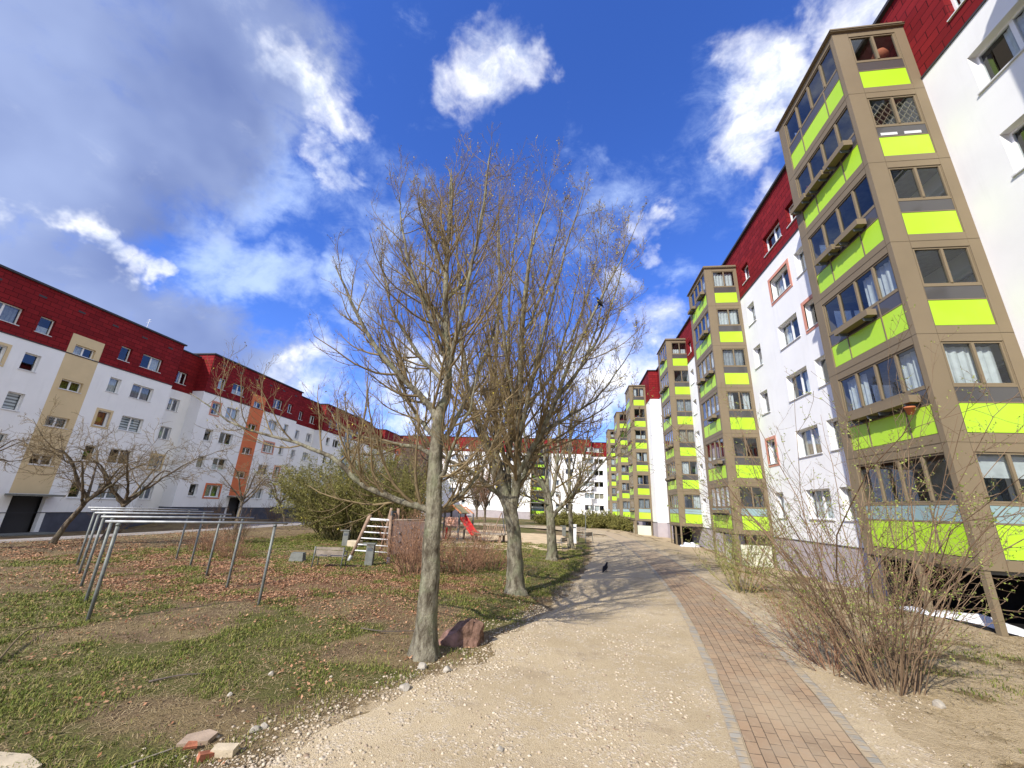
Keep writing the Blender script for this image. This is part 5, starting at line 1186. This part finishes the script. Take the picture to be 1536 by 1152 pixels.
stick('thin grey stick running from the bottom edge to the pinkish slab fragment', [(-3.5, 3.4, .01), (-3.4, 3.55, .025), (-3.3, 3.72, .03)], .011, WOODG)
stick('short dark stick on the straw, upper left of the pinkish slab', [(-4.75, 4.75, .015), (-4.55, 4.95, .03), (-4.35, 5.1, .015)], .012, TWIG_D)
stick('dead stick lying on the lawn left of the nearest trunk', [(-3.5, 7.3, .02), (-3.0, 7.15, .05), (-2.5, 7.35, .05), (-2.3, 7.6, .02)], .010, TWIG_D)

# crows
def crow(label, loc, rz, pitch, s):
    t = thing('crow', label, 'bird', loc, rz)
    # body along +x: tail at -x, one continuous loft of ellipses (x, z, ry, rz)
    prof = [(-.235, .075, .018, .006), (-.20, .085, .028, .010), (-.13, .105, .034, .020), (-.08, .125, .050, .042), (-.03, .145, .066, .062), (.03, .165, .068, .068), (.08, .185, .056, .058), (.115, .21, .042, .044), (.14, .235, .038, .039), (.165, .25, .036, .035), (.185, .25, .026, .026), (.195, .249, .012, .012)]
    b = MB(); sd = 14; rows = []
    for x, z, ry, rz_ in prof:
        rows.append(len(b.v))
        for j in range(sd): a = 2 * math.pi * j / sd; b.v.append((x, ry * math.cos(a), z + rz_ * math.sin(a)))
    for i in range(len(rows) - 1):
        for j in range(sd): p, q = rows[i] + j, rows[i] + (j + 1) % sd; b.f.append((p, q, rows[i+1] + (j + 1) % sd, rows[i+1] + j)); b.m.append(0)
    b.f.append(tuple(reversed(range(rows[0], rows[0] + sd)))); b.m.append(0); b.f.append(tuple(range(rows[-1], rows[-1] + sd))); b.m.append(0)
    b.build('body', BLACKF, t, True)
    k = MB(); k.tube([(.188, 0, .25), (.215, 0, .246), (.245, 0, .236)], [.014, .010, .002], 8); k.build('beak', BEAK, t, True)
    for sg in (-1, 1):
        wg = MB(); wg.tube([(.07, sg * .055, .185), (.0, sg * .070, .165), (-.09, sg * .052, .13), (-.19, sg * .018, .092)], [.02, .034, .024, .006], 8); wg.build('wing', BLACKF, t, True)
        lg = MB(); lg.tube([(-.005, sg * .03, .11), (-.015, sg * .03, .055), (.0, sg * .03, .006)], [.016, .006, .005], 6)
        for dx, dy in ((.035, 0), (.028, .016), (.028, -.016), (-.022, 0)): lg.tube([(0, sg * .03, .006), (dx, sg * .03 + dy, .003)], .004, 5)
        lg.build('leg', BEAK, t, True)
        ey = MB(); ey.tube([(.163, sg * .033, .258), (.163, sg * .0365, .258)], .006, 8); ey.build('eye', STEELD, t)
    t.rotation_euler = (0, pitch, rz); t.scale = (s,) * 3; return t
crow('black crow standing on the gravel path in the tree shadows', (1.38, 16.18, .006), rad(55), rad(-18), 1.0)
crow('black crow perched on a thin branch high on the right side of the largest tree', (.79, 10.12, 7.55), rad(160), rad(-38), .9)

# ------------------------------------------------------------------ ground cover
rs = np.random.RandomState(77)
def scatter(n, x0, x1, y0, y1, power=2.0):
    y = y0 + (y1 - y0) * rs.rand(n) ** power; return rs.uniform(x0, x1, n), y
x, y = scatter(1200000, -16, 9.5, 2.4, 27, 1.75)
keep = np.abs(x) < 1.45 * y + 2.5; x, y = x[keep], y[keep]
g, l, s = covers(x, y)
clump = fbm(x * 1.0, y * 1.0, 2.6, 3); fine = vnoise(x, y, 7.0)
pr = np.clip(g * 1.1 + .10 * sst(xat(GRAVL, y) - x, 0, .6), 0, 1) * sst(clump, .34, .66) * (0.25 + 1.1 * fine)
m = rs.rand(len(x)) < pr; x, y, cl = x[m], y[m], clump[m]
def blades(name, x, y, h, wd, mt, lean=.5, flat=0.0):
    n = len(x); z = hz(x, y); a = rs.rand(n) * 2 * np.pi; ln = rs.rand(n) * lean
    dx, dy = np.cos(a), np.sin(a); sx, sy = -dy, dx
    B = np.stack([x, y, z], 1); S = np.stack([sx * wd, sy * wd, 0 * wd], 1) * .5
    mid = B + np.stack([dx * h * ln * .35, dy * h * ln * .35, h * .6 * (1 - flat)], 1); tip = B + np.stack([dx * h * ln, dy * h * ln, h * (1 - flat) * (1 - .35 * ln)], 1)
    B[:, 2] -= .01
    V = np.stack([B - S, B + S, mid + S * .8, tip, mid - S * .8], 1).reshape(-1, 3); i = np.arange(n)[:, None] * 5
    F = np.concatenate([np.concatenate([i, i + 1, i + 2, i + 4], 1), np.concatenate([i + 4, i + 2, i + 3, i + 3], 1)])
    me = bpy.data.meshes.new(name); me.vertices.add(len(V)); me.vertices.foreach_set('co', V.astype(np.float32).ravel())
    q = np.concatenate([i, i + 1, i + 2, i + 4], 1); tr = np.concatenate([i + 4, i + 2, i + 3], 1)
    lo = np.concatenate([q.ravel(), tr.ravel()]).astype(np.int32); me.loops.add(len(lo)); me.loops.foreach_set('vertex_index', lo)
    st = np.concatenate([np.arange(n) * 4, n * 4 + np.arange(n) * 3]).astype(np.int32); me.polygons.add(2 * n); me.polygons.foreach_set('loop_start', st)
    me.materials.append(mt); me.update(calc_edges=True); return kind(link(name, me), 'stuff')
dist = np.sqrt(x * x + y * y)
blades('grass', x, y, rs.uniform(.015, .055, len(x)) * (.5 + 1.1 * cl) * (1 + .02 * dist), .003 + .0007 * dist, GRASS, 1.6, .15)
x, y = scatter(460000, -22, 9.5, 2.4, 24, 1.7); keep = np.abs(x) < 1.45 * y + 2.5; x, y = x[keep], y[keep]
g, l, s = covers(x, y); lawn = sst(xat(GRAVL, y) - x, -.1, .5); right = sst(x - sandR(y), .1, .8)
m = rs.rand(len(x)) < np.maximum(lawn, right * .7) * (.25 + .75 * sst(fbm(x, y, 1.7, 3), .42, .62)); x, y = x[m], y[m]; dist = np.sqrt(x * x + y * y)
blades('dry_grass', x, y, rs.uniform(.04, .12, len(x)), .003 + .0006 * dist, STRAW, 2.2, .78)
def litter(name, n, area, fn, size, mt):
    x, y = scatter(n, *area); p = fn(x, y); m = rs.rand(len(x)) < p; x, y = x[m], y[m]; N = len(x); z = hz(x, y) + .006 + .02 * rs.rand(N)
    a = rs.rand(N) * 2 * np.pi; d = unit(np.stack([np.cos(a), np.sin(a), rs.randn(N) * .28], 1)); s2 = unit(np.cross(d, np.stack([rs.randn(N) * .3, rs.randn(N) * .3, np.ones(N)], 1)))
    dist = np.sqrt(x * x + y * y)[:, None]; L = size * rs.uniform(.5, 1.4, (N, 1)) * (1 + .025 * dist); Wd = L * rs.uniform(.4, .8, (N, 1)); P = np.stack([x, y, z], 1); up = np.array([0, 0, 1.0]) * L * rs.uniform(.0, .35, (N, 1))
    V = np.stack([P - d * L / 2, P + s2 * Wd / 2 + up * .5, P + d * L / 2 + up, P - s2 * Wd / 2 + up * .5], 1).reshape(-1, 3)
    return kind(link(name, npmesh(name, V, np.arange(N * 4).reshape(N, 4), mt)), 'stuff')
litter('dead_leaves', 380000, (-21, 3, 2.6, 21, 1.1), lambda x, y: np.clip(covers(x, y)[1] * 1.1 * sst(fbm(x + 9, y, 1.9, 3), .32, .6) + .010, 0, 1) * sst(xat(GRAVL, y) - x, -.1, .4), .036, LEAFL)
def pebbles(name, n, fn, smin, smax):
    x, y = scatter(n, -3.6, 5.6, 2.6, 13, 1.8); m = rs.rand(len(x)) < fn(x, y); x, y = x[m], y[m]; N = len(x)
    base = np.array([[0, 0, 1], [1, 0, 0], [0, 1, 0], [-1, 0, 0], [0, -1, 0], [.6, .6, .5], [-.6, .6, .5], [-.6, -.6, .5], [.6, -.6, .5]], float)
    Fb = np.array([[0, 8, 5], [0, 5, 6], [0, 6, 7], [0, 7, 8], [1, 5, 8], [2, 6, 5], [3, 7, 6], [4, 8, 7], [1, 2, 5], [2, 3, 6], [3, 4, 7], [4, 1, 8]])
    r = smin + (smax - smin) * rs.rand(N) ** 4.5; sc = np.stack([r * rs.uniform(.7, 1.2, N), r * rs.uniform(.7, 1.2, N), r * rs.uniform(.45, .9, N)], 1)
    a = rs.rand(N) * 2 * np.pi; ca, sa = np.cos(a)[:, None], np.sin(a)[:, None]
    V = base[None] * (1 + rs.randn(N, 9, 1) * .16) * sc[:, None]; V = np.stack([V[..., 0] * ca - V[..., 1] * sa, V[..., 0] * sa + V[..., 1] * ca, V[..., 2]], -1)
    V += np.stack([x, y, hz(x, y) + .003], 1)[:, None]; F = (Fb[None] + np.arange(N)[:, None, None] * 9).reshape(-1, 3)
    return kind(link(name, npmesh(name, V.reshape(-1, 3), F, PEBBLE)), 'stuff')
def pden(x, y):
    inside = sst(x - xat(GRAVL, y), -.5, .1) * (1 - sst(x - xat(BRL, y), -.25, -.1)); edge = np.exp(-((x - xat(GRAVL, y)) / .55) ** 2)
    rgt = sst(x - xat(BRR, y), .05, .15) * (1 - sst(x - sandR(y), .2, .9))
    return np.clip(inside * (.06 + .75 * sst(fbm(x, y, .9, 4), .52, .68)) + edge * .75 * sst(fbm(x, y, 2.1, 3), .3, .6) + rgt * .3 * sst(fbm(x + 5, y, 1.3, 3), .45, .6) , 0, 1)
pebbles('gravel_stones', 230000, pden, .003, .024)
# aerial on the near left roof
p = MB(); p.tube([(0, 0, 0), (0, 0, 1.6)], .02, 6); p.tube([(-.25, 0, 1.3), (.25, 0, 1.35)], .012, 6); p.tube([(-.18, 0, 1.5), (.18, 0, 1.55)], .012, 6)
o = p.build('roof_aerial', PVC, None, loc=(-36.0, 26.6, 14.73)); tag(o, 'thin white aerial standing on the roof of the beige strip block', 'aerial')
